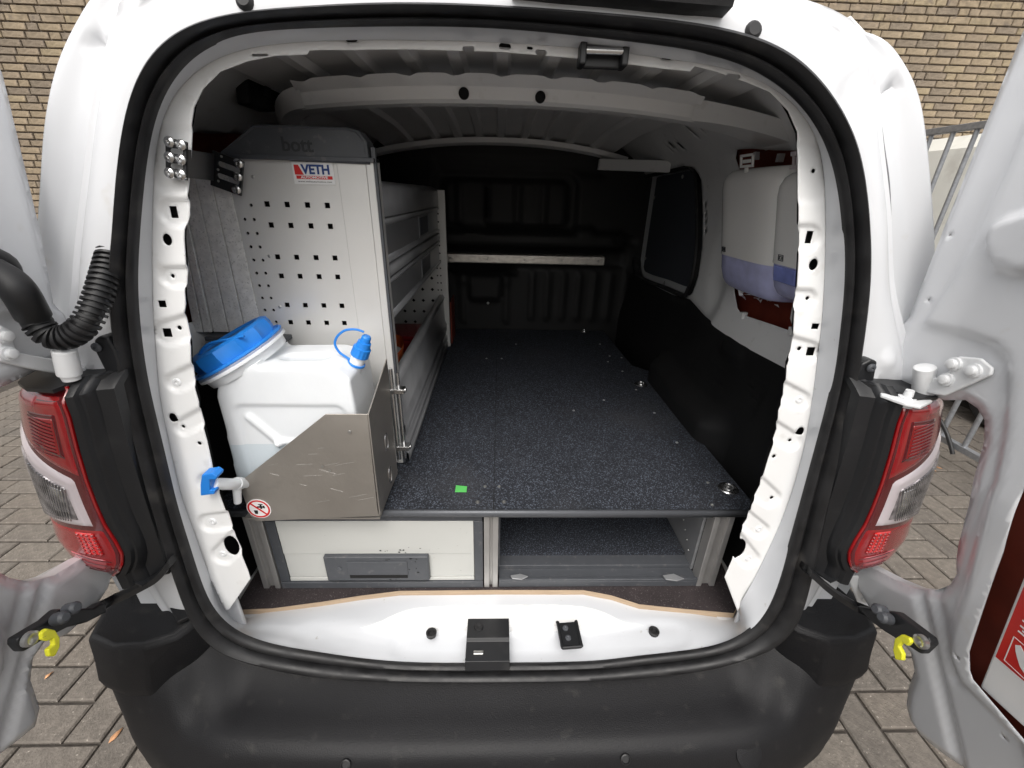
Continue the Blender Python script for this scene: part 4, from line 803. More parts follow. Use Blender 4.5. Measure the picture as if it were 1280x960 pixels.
for i in range(26):                            # chipped paint
    cx_, cz_ = (random.uniform(-.25, -.19), random.uniform(.736, .77)) if i < 6 else ((random.uniform(-.30, -.27), random.uniform(.745, .752)) if i < 9 else (random.uniform(-.29, -.20), random.uniform(.66, .735)))
    rr_ = random.uniform(.0012, .0045); yy = .1838 if i < 9 else .1713
    pts = [(cx_+rr_*random.uniform(.5, 1.4)*math.cos(k), yy, cz_+.6*rr_*random.uniform(.5, 1.3)*math.sin(k)) for k in (0, .9, 1.8, 2.7, 3.6, 4.5, 5.4)]
    mb = MB(); mb.prism(pts, (0, .001, 0)); sub_of(obj('paint_chip', mb, 'stblack', pf, smooth=False), dw)
# open bay
mb = MB(); mb.box(.008, .538, .26, 1.2, .648, .660); obj('bay_floor', mb, 'mat', pf)
mb = MB(); mb.box(.008, .545, .181, .262, .6195, .638); mb.box(.008, .545, .181, .189, .638, .6455); mb.box(.008, .545, .225, .262, .638, .650); obj('bay_rail', mb, 'gplastic', pf, bevel=.0015)
mb = MB(); mb.box(.540, .548, .22, 1.2, .64, ZT-.018); obj('bay_side', mb, 'greymetal', pf)
mb = MB(); mb.box(.006, .010, .22, 1.2, .62, ZT-.018); obj('bay_side', mb, 'gplastic', pf)
mb = MB(); mb.box(.0, .55, 1.2, 1.21, .62, ZT-.018); obj('bay_back', mb, 'trim', pf)
for q in ([(.039,.189,.651),(.065,.194,.651),(.086,.186,.651),(.068,.176,.651),(.043,.179,.651)], [(.449,.187,.651),(.481,.192,.651),(.504,.176,.651),(.481,.169,.651),(.453,.174,.651)]):
    mb = MB(); mb.prism([(p[0], p[1], .6505) for p in q], (0, 0, .004)); obj('runner_latch', mb, 'greymetal', pf, bevel=.001)
for i in range(8):
    mb = MB(); screwhead(mb, (.540, .25+.02*i, .68+.018*i), (-1, 0, 0), .003, .002); obj('rivet', mb, 'screw', pf)
# screws, tie-downs and sticker on the floor
for p in [(-.047,.205,.887),(.018,.206,.887),(-.031,.265,.887),(.006,.265,.887),(.269,.690,.887),(.554,.677,.887),(.559,.483,.887),(.536,.195,.887),(.566,.284,.887),(-.054,1.194,.887),(.016,1.196,.887),(.505,1.172,.887),(.531,1.247,.887),(.583,1.227,.887),(.542,1.059,.887),(.523,1.422,.887),(.546,.870,.887),(.396,.775,.887),(.089,1.403,.887)]:
    mb = MB(); r_ = .0045 if p[1] > .25 or p[0] > .05 else .0055
    mb.lathe((p[0], p[1], ZT), (0, 0, 1), [(0, r_), (.0015, r_*.9), (.002, r_*.3), (.001, 0)], 12); sub_of(obj('floor_screw', mb, 'screw', pf), fl)
for p in [(.611,.261,.887),(.582,.924,.887),(.480,1.640,.887)]:
    mb = MB(); mb.lathe((p[0], p[1], ZT), (0, 0, 1), [(0, .026), (.002, .024), (.002, .020), (.0005, .018), (.0005, 0)], 28)
    for k in range(24): pass
    tr = [(p[0]+.013*math.cos(a), p[1]+.015*math.sin(a), ZT+.004) for a in [2*math.pi*k/24 for k in range(25)]]
    mb.tube(tr, .0028, 8); tagp = sub_of(obj('tie_down_ring', mb, 'bright', pf), fl)
q = [(-.106,.268,.887),(-.077,.264,.887),(-.077,.242,.887),(-.106,.242,.887)]; mb = MB(); mb.prism([(p[0], p[1], ZT+.0004) for p in q], (0, 0, .0012)); sub_of(obj('green_sticker', mb, 'green', pf), fl)

# ================================================================ SHELVING UNIT
YR = .37
rk = thing('shelving_unit', 'tall aluminium shelving with perforated end panel and dark grey cap, on the raised floor', 'shelving unit', (-.45, YR, .887))
XR = -.262
# perforated end panel
hol = []
rowz = [p[2] for p in [(-.495,.370,1.548),(-.496,.370,1.506),(-.487,.370,1.439),(-.483,.370,1.395),(-.503,.370,1.322),(-.503,.370,1.279)]]
zr = [1.548, 1.506, 1.438, 1.393, 1.325, 1.280, 1.212, 1.167, 1.099, 1.054]
zr = [rowz[0], rowz[1], rowz[2], rowz[3]]+[rowz[2]-(rowz[0]-rowz[2])*1, rowz[3]-(rowz[1]-rowz[3])*1]
st_ = zr[0]-zr[2]
zr = [zr[0]-st_*k for k in range(5)]+[zr[1]-st_*k for k in range(5)]
for z in zr:
    for x in (-.497, -.455, -.412, -.370): hol.append(rect(x, z, .0055, .0055))
for k in range(17):
    for x in (-.531, -.551):
        z = 1.545-.0285*k
        if k > 0 or x > -.54: hol.append(circ(x, z, .0036, 8))
mb = sheet([(-.566, 1.257), (-.515, 1.24), (-.515, ZT+.004), (-.338, ZT+.004), (-.338, 1.634), (-.566, 1.634)], hol, .05, lambda a, b: (a, YR, b))
ep = obj('end_panel', mb, 'alulight', rk, solid=.0025, smooth=False)
mb = MB(); mb.box(-.60, -.30, YR+.02, YR+.022, ZT, 1.63); obj('panel_hole_shade', mb, 'dark_fill', rk)  # black sheet added for the shade seen through the perforations
mb = MB(); mb.box(-.338, XR-.016, YR-.004, YR+.012, ZT+.003, 1.634); mb.box(XR-.0155, XR, YR-.006, YR+.03, ZT+.003, 1.634); mb.box(XR-.0005, XR+.004, YR+.006, YR+.03, ZT+.003, 1.64)
obj('corner_profile', mb, 'alulight', rk, bevel=.0015)
mb = MB(); mb.box(XR-.003, XR+.0058, YR-.0045, YR+.004, ZT+.003, 1.66); obj('corner_trim', mb, 'gplastic', rk, bevel=.001)
# ribbed galvanised side part on the left
for i, (a, b) in enumerate(((-.600, -.567), (-.632, -.6015), (-.662, -.6335), (-.676, -.664), (-.692, -.678))):
    mb = MB(); mb.prism([(a, YR-.002-.002*(i > 2), 1.640), (b, YR-.002-.002*(i > 2), 1.640), (b-.007*i, YR-.004-.003*(i > 2), 1.262), (a-.007*(i+1)+.0015, YR-.004-.003*(i > 2), 1.262)], (0, .010, 0)); obj('side_rib', mb, 'galv', rk, bevel=.001)
mb = MB(); mb.box(-.69, -.50, YR-.03, YR+.3, 1.247, 1.258); obj('lower_shelf', mb, 'gplastic', rk, bevel=.002)
mb = MB(); mb.box(-.70, -.52, YR+.01, YR+.9, 1.255, 1.63); obj('side_backing', mb, 'trim', rk)
# top cap
cpz = [(-.567,.370,1.641),(-.493,.370,1.691),(-.472,.370,1.694),(-.305,.370,1.693),(-.284,.370,1.688),(-.270,.370,1.670),(-.268,.370,1.628),(-.405,.370,1.631),(-.534,.370,1.633),(-.571,.370,1.638)]
mb = MB(); cap_ = [(p[0], p[1]-.010, p[2]) for p in cpz]; mb.prism(cap_, (0, .05, 0)); cpo = obj('top_cap', mb, 'gplastic', rk, bevel=.004, seg=3)
cx_ = sum(p[0] for p in cpz)/len(cpz); cz_ = sum(p[2] for p in cpz)/len(cpz)
mb = MB(); rim_ = [(cx_+(p[0]-cx_)*.96, YR-.010, cz_+(p[2]-cz_)*.90) for p in cpz]; mb.tube(rim_+[rim_[0]], .0022, 6); sub_of(obj('cap_rim', mb, 'gplastic', rk), cpo)
mb = MB(); mb.box(-.575, XR+.004, YR-.0155, YR+.03, 1.632, 1.640); sub_of(obj('cap_lip', mb, 'gplastic', rk, bevel=.001), cpo)
pt = [(-.410,.360,1.660)][0]
t_ = text('cap_lettering', 'bott', .036, mat('cap_lettering_dark', (.028, .030, .034), .5), face_m((pt[0], YR-.0105, pt[2]-.001), (1, 0, -.01), (0, 0, 1)), rk, .0008, .0006); sub_of(t_, cpo)
# maker's sticker
pt = [(-.388,.370,1.609)][0]
mb = MB(); mb.box(pt[0]-.042, pt[0]+.042, YR-.0035, YR-.0022, pt[2]-.0205, pt[2]+.0205); sk_ = obj('sticker', mb, 'stwhite', rk)
mb = MB(); mb.box(pt[0]-.036, pt[0]+.038, YR-.0041, YR-.0036, pt[2]-.0108, pt[2]-.0045); sub_of(obj('sticker_bar', mb, 'stred', rk), sk_)
mb = MB(); mb.prism([(pt[0]-.038, YR-.0041, pt[2]+.0155), (pt[0]-.029, YR-.0041, pt[2]+.0155), (pt[0]-.020, YR-.0041, pt[2]-.003), (pt[0]-.038, YR-.0041, pt[2]-.003)], (0, .0004, 0)); sub_of(obj('sticker_flash', mb, 'stred', rk), sk_)
t_ = text('sticker_lettering', 'VETH', .024, 'stblue', face_m((pt[0]+.006, YR-.0043, pt[2]+.0065), (1, 0, 0), (0, 0, 1)), rk, .0002, .0009, .058); sub_of(t_, sk_)
t_ = text('sticker_lettering', 'AUTOMOTIVE', .0062, 'stwhite', face_m((pt[0]+.001, YR-.0044, pt[2]-.0077), (1, 0, 0), (0, 0, 1)), rk, .0001, .0002, .056); sub_of(t_, sk_)
t_ = text('sticker_lettering', 'www.vethautomotive.com', .005, 'stblack', face_m((pt[0]+.001, YR-.0038, pt[2]-.0155), (1, 0, 0), (0, 0, 1)), rk, .0001, 0, .070); sub_of(t_, sk_)
for p in ((-.40, 1.628), (-.515, 1.60), (-.515, 1.44), (-.515, 1.325)):
    mb = MB(); screwhead(mb, (p[0], YR-.001, p[1]), (0, -1, 0), .0035, .002); obj('panel_screw', mb, 'screw', rk)
# long side: shelf fronts running into the van
def side_band(z0, z1, x, m, name='shelf_front', y0=.40, y1=1.34, out=.0, par=None):
    mb = MB(); mb.box(x-.004, x, y0, y1, z0, z1); return obj(name, mb, m, par or rk, bevel=.0015)
YB = 1.34
def trough(zt, zb, name='shelf_front'):
    mb = MB()
    prf = [(XR-.010, zt), (XR-.003, zt), (XR-.001, zt-.003), (XR-.003, zt-.008), (XR-.010, zt-.010), (XR-.010, zb+.014), (XR-.003, zb+.010), (XR-.001, zb+.004), (XR-.008, zb), (XR-.02, zb+.002)]
    mb.loft([[(x, y, z) for x, z in prf] for y in (.402, YB)]); return obj(name, mb, 'greymetal', rk, solid=.002, ang=25)
mb = MB(); mb.loft([[(XR-.03, y, 1.600), (XR-.008, y, 1.590), (XR-.002, y, 1.583), (XR-.002, y, 1.526), (XR-.012, y, 1.522)] for y in (.402, YB)]); obj('shelf_front', mb, 'greymetal', rk, solid=.002, ang=25)
for zt, zb in ((1.520, 1.420), (1.384, 1.286)):
    tf = trough(zt, zb)
    mb = MB()
    for y0_, y1_ in ((.41, .86), (.885, 1.06), (1.08, 1.33)): mb.box(XR-.0105, XR-.0060, y0_, y1_, zb+.018, zt-.014)
    sub_of(obj('front_panel', mb, 'greymetal', rk, bevel=.003), tf)
    mb = MB(); mb.box(XR-.0065, XR-.0045, .89, 1.055, zb+.024, zt-.02); sub_of(obj('label_window', mb, 'gplastic', rk, bevel=.001), tf)
mb = MB(); mb.loft([[(XR-.012, y, 1.418), (XR-.001, y, 1.414), (XR-.001, y, 1.392), (XR-.012, y, 1.387)] for y in (.402, YB)]); obj('shelf_front', mb, 'greymetal', rk, solid=.002, ang=25)
for z in (1.52, 1.40, 1.29):
    mb = MB(); mb.box(-.62, XR-.014, .40, YB, z-.006, z); obj('shelf_board', mb, 'greymetal', rk)
mb = MB(); mb.box(-.64, -.634, .40, YB+.05, ZT+.003, 1.6); obj('back_panel', mb, 'trim', rk)
# lower tray
mb = MB(); prf = [(-.285, 1.158), (-.275, 1.172), (-.262, 1.170), (-.256, 1.155), (-.262, 1.140), (-.250, 1.02), (-.238, .985), (-.236, .965), (-.246, .955), (-.236, .948), (-.232, .925), (-.240, .918), (-.230, .912), (-.228, ZT+.004)]
prf = [(-.285, 1.128), (-.277, 1.142), (-.262, 1.142), (-.255, 1.130), (-.262, 1.114), (-.258, 1.02), (-.250, 1.0), (-.250, .975), (-.257, .968), (-.257, .950), (-.250, .944), (-.250, .925), (-.257, .918), (-.247, .910), (-.247, ZT+.004)]
mb.loft([[(x, y, z) for x, z in prf] for y in (.38, YB+.02)]); obj('lower_tray', mb, 'greymetal', rk, solid=.003, ang=40)
mb = MB(); mb.box(-.62, -.26, .40, YB, ZT+.004, ZT+.010); obj('tray_floor', mb, 'greymetal', rk)
# far end frame, perforated
hol = []
for r_ in range(12):
    for x in (-.31, -.355, -.40, -.445): hol.append(rect(x, 1.53-.052*r_ - (.0), .006, .006, .78))
for r_ in range(20):
    for x in (-.268, -.283): hol.append(circ(x, 1.56-.033*r_, .004, 6))
mb = sheet([(-.60, ZT+.004), (-.258, ZT+.004), (-.258, 1.585), (-.60, 1.585)], hol, .08, lambda a, b: (a, YB+.012, b)); obj('end_panel', mb, 'alulight', rk, solid=.002, smooth=False)
mb = MB(); mb.box(-.262, -.236, YB+.008, YB+.03, ZT+.003, 1.588); obj('corner_profile', mb, 'alulight', rk, bevel=.001)
mb = MB(); mb.prism([(-.50, YB-.001, 1.588), (-.245, YB-.001, 1.588), (-.245, YB-.001, 1.548), (-.30, YB-.001, 1.560)], (0, .006, 0)); obj('end_gusset', mb, 'alulight', rk, bevel=.001)
mb = MB(); mb.box(-.236, -.230, YB+.05, YB+.20, ZT+.003, 1.10); obj('red_side_board', mb, 'redboard', rk, bevel=.001)

# things lying in the lower tray
def ribbon(path, wv, th):
    mb = MB(); w_ = Vector(wv)
    mb.loft([[tuple(Vector(p)-w_), tuple(Vector(p)+w_), tuple(Vector(p)+w_+Vector((0, 0, th))), tuple(Vector(p)-w_+Vector((0, 0, th)))] for p in path], True, True); return mb
path = catmull([(-.46, .46, 1.11), (-.38, .47, 1.12), (-.315, .52, 1.115), (-.30, .64, 1.12), (-.34, .74, 1.118), (-.42, .72, 1.11), (-.44, .60, 1.105), (-.40, .50, 1.09), (-.33, .54, 1.075), (-.30, .60, 1.07), (-.34, .68, 1.075), (-.42, .66, 1.06)], False, 6)
tag(obj('lashing_strap', ribbon(path, (.003, -.004, .020), .004), 'orange', None, ang=50), 'orange lashing strap coiled loosely in the lowest tray of the shelving', 'strap')
tb = thing('tool_case', 'dark red plastic case in the lowest shelf tray behind the orange strap', 'case', (-.36, .82, .90))
mb = MB(); mb.box(-.45, -.30, .84, 1.02, .90, 1.085); obj('case_body', mb, 'redtool', tb, bevel=.008)
mb = MB(); mb.box(-.445, -.305, .845, 1.015, 1.086, 1.100); obj('case_lid', mb, 'redtool', tb, bevel=.004)
mb = MB(); mb.box(-.39, -.35, .833, .839, 1.04, 1.075); obj('case_latch', mb, 'stwhite', tb, bevel=.002)

# ================================================================ MOUNTING BRACKET (black, top left)
br = thing('mounting_bracket', 'black steel bracket screwed between the left door pillar and the top of the shelving', 'bracket', (-.48, .12, 1.62))
def plate3(corners, nrm, holes, th, m, name, par):
    o_ = Vector(corners[0]); ux = (Vector(corners[1])-o_); uy = (Vector(corners[3])-o_); W_, H_ = ux.length, uy.length; ux.normalize(); uy.normalize()
    mb = sheet([(0, 0), (W_, 0), (W_, H_), (0, H_)], [h(W_, H_) for h in holes], .2, lambda a, b: tuple(o_+ux*a+uy*b)); return obj(name, mb, m, par, solid=th, smooth=False), o_, ux, uy, W_, H_
c1 = [(-.506,.127,1.646),(-.475,.127,1.640),(-.488,.121,1.587),(-.518,.122,1.593)]
lp_, o_, ux, uy, W_, H_ = plate3([c1[3], c1[2], c1[1], c1[0]], None, [lambda W, H: slot(W*.5, H*.31, .0068, .0038, .1), lambda W, H: slot(W*.5, H*.70, .0068, .0038, .1)], .004, 'black', 'pillar_plate', br)
for fx, fz in ((.22, .10), (.78, .12), (.22, .51), (.78, .51), (.22, .90), (.78, .89)):
    p = o_+ux*W_*fx+uy*H_*fz; mb = MB(); mb.lathe((p.x, p.y-.002, p.z), (0, -1, 0), [(0, .0082), (.003, .0075), (.0055, .004), (.0055, .0025), (.003, .002), (.003, 0)], 14); sub_of(obj('bracket_screw', mb, 'bright', br), lp_)
c2a = [(-.476,.122,1.630),(-.485,.118,1.591)]; c2b = [(-.567,.340,1.639),(-.582,.340,1.590)]
mb = MB(); mb.prism([c2a[0], c2b[0], c2b[1], c2a[1]], (0, .004, 0)); obj('bracket_arm', mb, 'black', br, bevel=.001)
c3 = [(-.570,.345,1.645),(-.506,.345,1.628),(-.534,.345,1.563),(-.590,.345,1.582)]
rp_, o_, ux, uy, W_, H_ = plate3([c3[3], c3[2], c3[1], c3[0]], None, [lambda W, H: slot(W*.55, H*.36, .017, .0052, 0), lambda W, H: slot(W*.55, H*.70, .017, .0052, 0)], .005, 'black', 'shelf_plate', br)
for fx, fz in ((.85, .14), (.86, .52), (.86, .90)):
    p = o_+ux*W_*fx+uy*H_*fz; mb = MB(); mb.lathe((p.x, p.y-.0025, p.z), (0, -1, 0), [(0, .0095), (.004, .009), (.006, .006), (.006, .003), (.003, .002), (.003, 0)], 14); sub_of(obj('bracket_screw', mb, 'bright', br), rp_)
for fx, fz in ((.25, .2), (.22, .52), (.3, .92)):
    p = o_+ux*W_*fx+uy*H_*fz; mb = MB(); screwhead(mb, (p.x, p.y-.0025, p.z), (0, -1, 0), .0025, .001); sub_of(obj('plate_rivet', mb, 'screw', br), rp_)

# ================================================================ WATER CANISTER
cn = thing('water_canister', 'white plastic water canister with blue screw cap, half full, standing in the steel holder', 'canister', (-.42, .24, .90))
OL = [(-.602,.185,.872),(-.591,.185,.966),(-.586,.185,1.053),(-.582,.185,1.123),(-.581,.185,1.171),(-.579,.185,1.194),(-.569,.185,1.212)]+[(-.581,.250,1.214),(-.480,.250,1.262)]+[(-.486,.300,1.251),(-.353,.300,1.255),(-.328,.300,1.248),(-.302,.300,1.227),(-.291,.300,1.205),(-.288,.300,1.180)]
OL = [(p[0], p[2]) for p in OL]
OL[-1] = (-.300, OL[-1][1]-.02); OL[-2] = (-.302, OL[-2][1]); OL += [(-.298, 1.05), (-.298, .895)]; OL[0] = (OL[1][0]+.006, .895)
mb = MB(); mb.prism([(a, .172, b) for a, b in OL], (0, .146, 0))
raw = obj('tmp', mb, 'hdpe', None, smooth=False)
gx, gz = [(-.411,.235,1.235)][0][0], 1.235; gy = [(-.411,.235,1.235)][0][1]
mb = MB(); mb.prism([(gx+a, gy+b, 1.19) for a, b in slot(0, 0, .034, .019)], (0, 0, .1)); cut = obj('tmpcut', mb, 'hdpe', None, smooth=False)
k = raw.modifiers.new('b', 'BOOLEAN'); k.object = cut; k.operation = 'DIFFERENCE'; k.solver = 'EXACT'
k = raw.modifiers.new('r', 'REMESH'); k.mode = 'VOXEL'; k.voxel_size = .0042
k = raw.modifiers.new('s', 'SMOOTH'); k.factor = .5; k.iterations = 14
me = bpy.data.meshes.new_from_object(raw.evaluated_get(bpy.context.evaluated_depsgraph_get()))
bpy.data.objects.remove(raw); bpy.data.objects.remove(cut)
crel = relief([('box', -.437, 1.045, .115, .120, .02, 0, .0045, .006), ('cap', -.525, 1.135, -.475, 1.075, .008, -.0060, .006), ('cap', -.475, 1.075, -.40, 1.075, .006, -.0055, .006), ('cap', -.475, 1.075, -.490, .93, .007, -.0055, .006)])
for v in me.vertices:
    if v.co.y < .180: v.co.y += crel(v.co.x, v.co.z)*sm((.180-v.co.y)/.004)
me.materials.clear(); me.materials.append(M['hdpe']); me.materials.append(M['hdpewet'])
WL = [(-.592,.180,1.070)][0][2]
for p_ in me.polygons:
    p_.use_smooth = True
    if p_.center.z < WL: p_.material_index = 1
o_ = link('canister_body', me, cn); o_.location = -Vector(cn['_w'])
# hand grip opening: dark-rimmed recess slot
# blue screw cap upper left
ca, cb = [(-.647,.250,1.213),(-.471,.250,1.305)]
ca, cb = Vector(ca), Vector(cb); cc = (ca+cb)/2; dx_ = (cb-ca); rad_ = dx_.length/2*.97; dx_.normalize(); ax_ = Vector((-dx_.z, 0, dx_.x)).normalized(); ax_ = (ax_+Vector((0, -.10, 0))).normalized()
NC = 72
def knurl(h, r, amp): 
    u = ax_.orthogonal().normalized(); v = ax_.cross(u); out = []
    for k in range(NC):
        t = 2*math.pi*k/NC; rr_ = r*(1+amp*(.5+.5*math.cos(t*12))**3); out.append(tuple(cc+ax_*h+(u*math.cos(t)+v*math.sin(t))*rr_))
    return out
mb = MB(); mb.loft([knurl(-.004, rad_*.90, 0), knurl(0, rad_*.93, 0), knurl(.001, rad_*.86, .05), knurl(.018, rad_*.86, .075), knurl(.030, rad_*.84, .075), knurl(.035, rad_*.78, .04), knurl(.035, rad_*.70, 0), knurl(.030, rad_*.66, 0), knurl(.030, rad_*.1, 0)], True, True)
cpb = obj('screw_cap', mb, 'blue', cn, ang=40)
tr = [tuple(cc+ax_*(-.002)+(ax_.orthogonal().normalized()*math.cos(t)+ax_.cross(ax_.orthogonal().normalized())*math.sin(t))*rad_*.99) for t in [2*math.pi*k/48 for k in range(49)]]
mb = MB(); mb.tube(tr, .0032, 8); sub_of(obj('cap_ring', mb, 'blue', cn), cpb)
q = [(-.607,.190,1.250),(-.597,.190,1.276),(-.575,.190,1.294),(-.536,.190,1.304),(-.503,.190,1.311)]; mb = MB(); mb.tube(catmull(q, False, 6), .0028, 8); sub_of(obj('cap_strap', mb, 'blue', cn), cpb)
# neck under the cap
mb = MB(); mb.lathe(cc-ax_*.034, ax_, [(0, rad_*.90), (.016, rad_*.93), (.018, rad_*1.02), (.024, rad_*1.02), (.026, rad_*.88), (.034, rad_*.88)], 48); obj('canister_neck', mb, 'hdpe', cn)
# filler mass joining neck to body
# small blue cap right
a, b = [(-.312,.240,1.229),(-.278,.240,1.299)]; a, b = Vector(a), Vector(b); ax2 = (b-a).normalized(); h_ = (b-a).length
mb = MB(); mb.lathe(a-ax2*.02, ax2, [(0, .017), (.02+h_*.34, .0150), (.02+h_*.35, .010), (.02+h_*.5, .010)], 24); obj('spout_neck', mb, 'hdpe', cn)
u2 = ax2.orthogonal().normalized(); v2 = ax2.cross(u2)
def kn2(h, r, amp): return [tuple(a+ax2*h+(u2*math.cos(t)+v2*math.sin(t))*r*(1+amp*(.5+.5*math.cos(t*14)))) for t in [2*math.pi*k/84 for k in range(84)]]
mb = MB(); mb.loft([kn2(h_*.34, .0165, 0), kn2(h_*.36, .0185, .04), kn2(h_*.62, .0180, .05), kn2(h_*.64, .0155, 0), kn2(h_*.80, .0140, 0), kn2(h_*.81, .0105, 0), kn2(h_*.95, .0100, 0), kn2(h_, .0075, 0)], True, True); sc2 = obj('spout_cap', mb, 'blue', cn, ang=30)
q = [(-.282,.235,1.309),(-.298,.235,1.314),(-.320,.235,1.312),(-.338,.235,1.299),(-.346,.235,1.282),(-.340,.235,1.264),(-.325,.235,1.251),(-.312,.235,1.240)]
mb = MB(); mb.tube(catmull(q, False, 6), .0026, 8); sub_of(obj('spout_strap', mb, 'blue', cn), sc2)
mb = MB(); mb.lathe(a+ax2*.006, ax2, [(0, .019), (.004, .019), (.004, .014), (0, .014)], 28); sub_of(obj('spout_ring', mb, 'blue', cn), sc2)
# tap at the bottom left
q = [(-.550,.155,.980)]+[(-.552,.130,.999)]+[(-.551,.105,1.016)]+[(-.552,.085,1.032)]+[(-.558,.070,1.046)]
mb = MB(); mb.tube(q, [.0105, .0105, .0118, .0118, .010], 20); mb.tube([q[1], tuple((Vector(q[1])+Vector(q[2]))/2)], .0135, 20)
tp = obj('tap', mb, 'hdpe', cn, ang=40)
q = [(-.555,.120,.994),(-.562,.120,.956)]; mb = MB(); mb.tube(q, [.0085, .0075], 16); sub_of(obj('tap_outlet', mb, 'hdpe', cn), tp)
q = [(-.565,.055,1.076),(-.544,.055,1.080),(-.537,.055,1.072),(-.541,.055,1.065),(-.553,.055,1.065),(-.559,.055,1.040),(-.549,.055,1.040),(-.553,.055,1.030),(-.581,.055,1.026),(-.574,.055,1.053)]
mb = MB(); mb.prism(q, (0, .024, 0)); sub_of(obj('tap_handle', mb, 'blue', cn, bevel=.002), tp)

# ================================================================ CANISTER HOLDER
hd_ = thing('canister_holder', 'scratched stainless steel holder around the white water canister, hinged at the shelving corner', 'holder', (-.42, .15, .89))
HP = [(-.563,.140,.985),(-.553,.140,1.000),(-.349,.140,1.164),(-.265,.140,1.165),(-.271,.140,.916),(-.269,.140,.900),(-.550,.140,.884),(-.559,.140,.900)]
mb = MB(); mb.prism(HP, (0, .003, 0)); obj('front_plate', mb, 'steel', hd_, bevel=.001)
sidep = [HP[3], HP[4], HP[5]]
xr = max(p[0] for p in HP[3:6])
q1, q2 = HP[3], HP[5]
mb = MB(); far_t = [(-.255,.270,1.178)][0]; far_b = [(-.269,.270,.887)][0]; far_m = [(-.263,.270,.999)][0]
mb.prism([(q1[0], q1[1], q1[2]), (q1[0]+.004, .30, q1[2]+.06), (q2[0]+.004, .30, q2[2]-.0), (q2[0], q2[1], q2[2]+.002)], (.003, 0, 0)); sp_ = obj('side_plate', mb, 'steel', hd_, bevel=.001)
mb = MB(); mb.box(-.575, q2[0], .142, .33, .8885, .8925); obj('bottom_plate', mb, 'steel', hd_)
for zz_ in (1.16, 1.04, .945):
    mb = MB(); pts = [(q2[0]+.007, .235+.012*math.cos(t), zz_+.022*math.sin(t)) for t in [2*math.pi*k/24 for k in range(25)]]; mb.tube(pts, .0013, 6); sub_of(obj('plate_slot', mb, 'bright', hd_), sp_)
hx = q2[0]+.008
mb = MB(); mb.tube([(hx, .325, .93), (hx, .325, 1.19)], .006, 12); mb.tube([(hx+.014, .335, .93), (hx+.014, .335, 1.175)], .0045, 12); hr = obj('hinge_rod', mb, 'bright', hd_)
for z in (1.13, .965):
    mb = MB(); mb.box(hx-.004, hx+.03, .318, .342, z-.006, z+.006); mb.lathe((hx+.03, .33, z), (1, 0, 0), [(0, .006), (.003, .006), (.004, 0)], 10); sub_of(obj('hinge_clamp', mb, 'bright', hd_, bevel=.001), hr)
for p in [(-.306,.139,1.123),(-.361,.139,1.027),(-.375,.139,1.037)]:
    mb = MB(); mb.lathe((p[0], p[1], p[2]), (0, -1, 0), [(0, .004 if p[2] > 1.1 else .002), (.0008, .0035), (.001, 0)], 12); obj('rivet', mb, 'screw', hd_)
for i in range(16):
    a0 = (random.uniform(-.50, -.29), random.uniform(.93, 1.10)); 
    if a0[1] > 1.16-(max(0, -.36-a0[0]))*.80: continue
    an = random.choice([.35, .3, .1, 2.6]); l_ = random.uniform(.01, .05)
    mb = MB(); mb.tube([(a0[0], .1396, a0[1]), (a0[0]+l_*math.cos(an), .1396, a0[1]+l_*math.sin(an)*.6)], .00016, 4); obj('scratch', mb, 'alu', hd_)
# no-drinking-water sticker
pc = [(-.534,.139,.922)][0]; cx_, cz_ = pc[0], pc[2]; ys = .1385
mb = MB(); mb.lathe((cx_, ys+.0006, cz_), (0, -1, 0), [(0, .0265), (.0006, .0265), (.0006, 0)], 36); ns = obj('warning_sticker', mb, 'stwhite', hd_, smooth=False)
mb = MB(); mb.loft([[(cx_+r_*math.cos(t), ys-.0006, cz_+r_*math.sin(t)) for t in [2*math.pi*k/40 for k in range(40)]] for r_ in (.0245, .0205)], True); sub_of(obj('warning_ring', mb, 'stred', hd_, smooth=False), ns)
mb = MB(); c45 = .7071*.0225; mb.prism([(cx_-c45-.0014, ys-.0010, cz_+c45-.0014), (cx_-c45+.0014, ys-.0010, cz_+c45+.0014), (cx_+c45+.0014, ys-.0010, cz_-c45+.0014), (cx_+c45-.0014, ys-.0010, cz_-c45-.0014)], (0, .0003, 0)); sub_of(obj('warning_bar', mb, 'stred', hd_, smooth=False), ns)
mb = MB(); 
for (a, b, c, d) in ((-.002, .014, .004, .0075), (.004, .008, .000, .012), (.001, .011, .0115, .0135), (-.004, -.001, .0035, .0065), (.011, .014, .002, .009)): mb.box(cx_+a, cx_+b, ys-.0008, ys-.0003, cz_+c, cz_+d)
sub_of(obj('tap_pictogram', mb, 'stblack', hd_, smooth=False), ns)
mb = MB(); mb.prism([(cx_-.012, ys-.0008, cz_-.004), (cx_-.003, ys-.0008, cz_-.004), (cx_-.0045, ys-.0008, cz_-.014), (cx_-.0105, ys-.0008, cz_-.014)], (0, .0004, 0)); sub_of(obj('glass_pictogram', mb, 'stblack', hd_, smooth=False), ns)
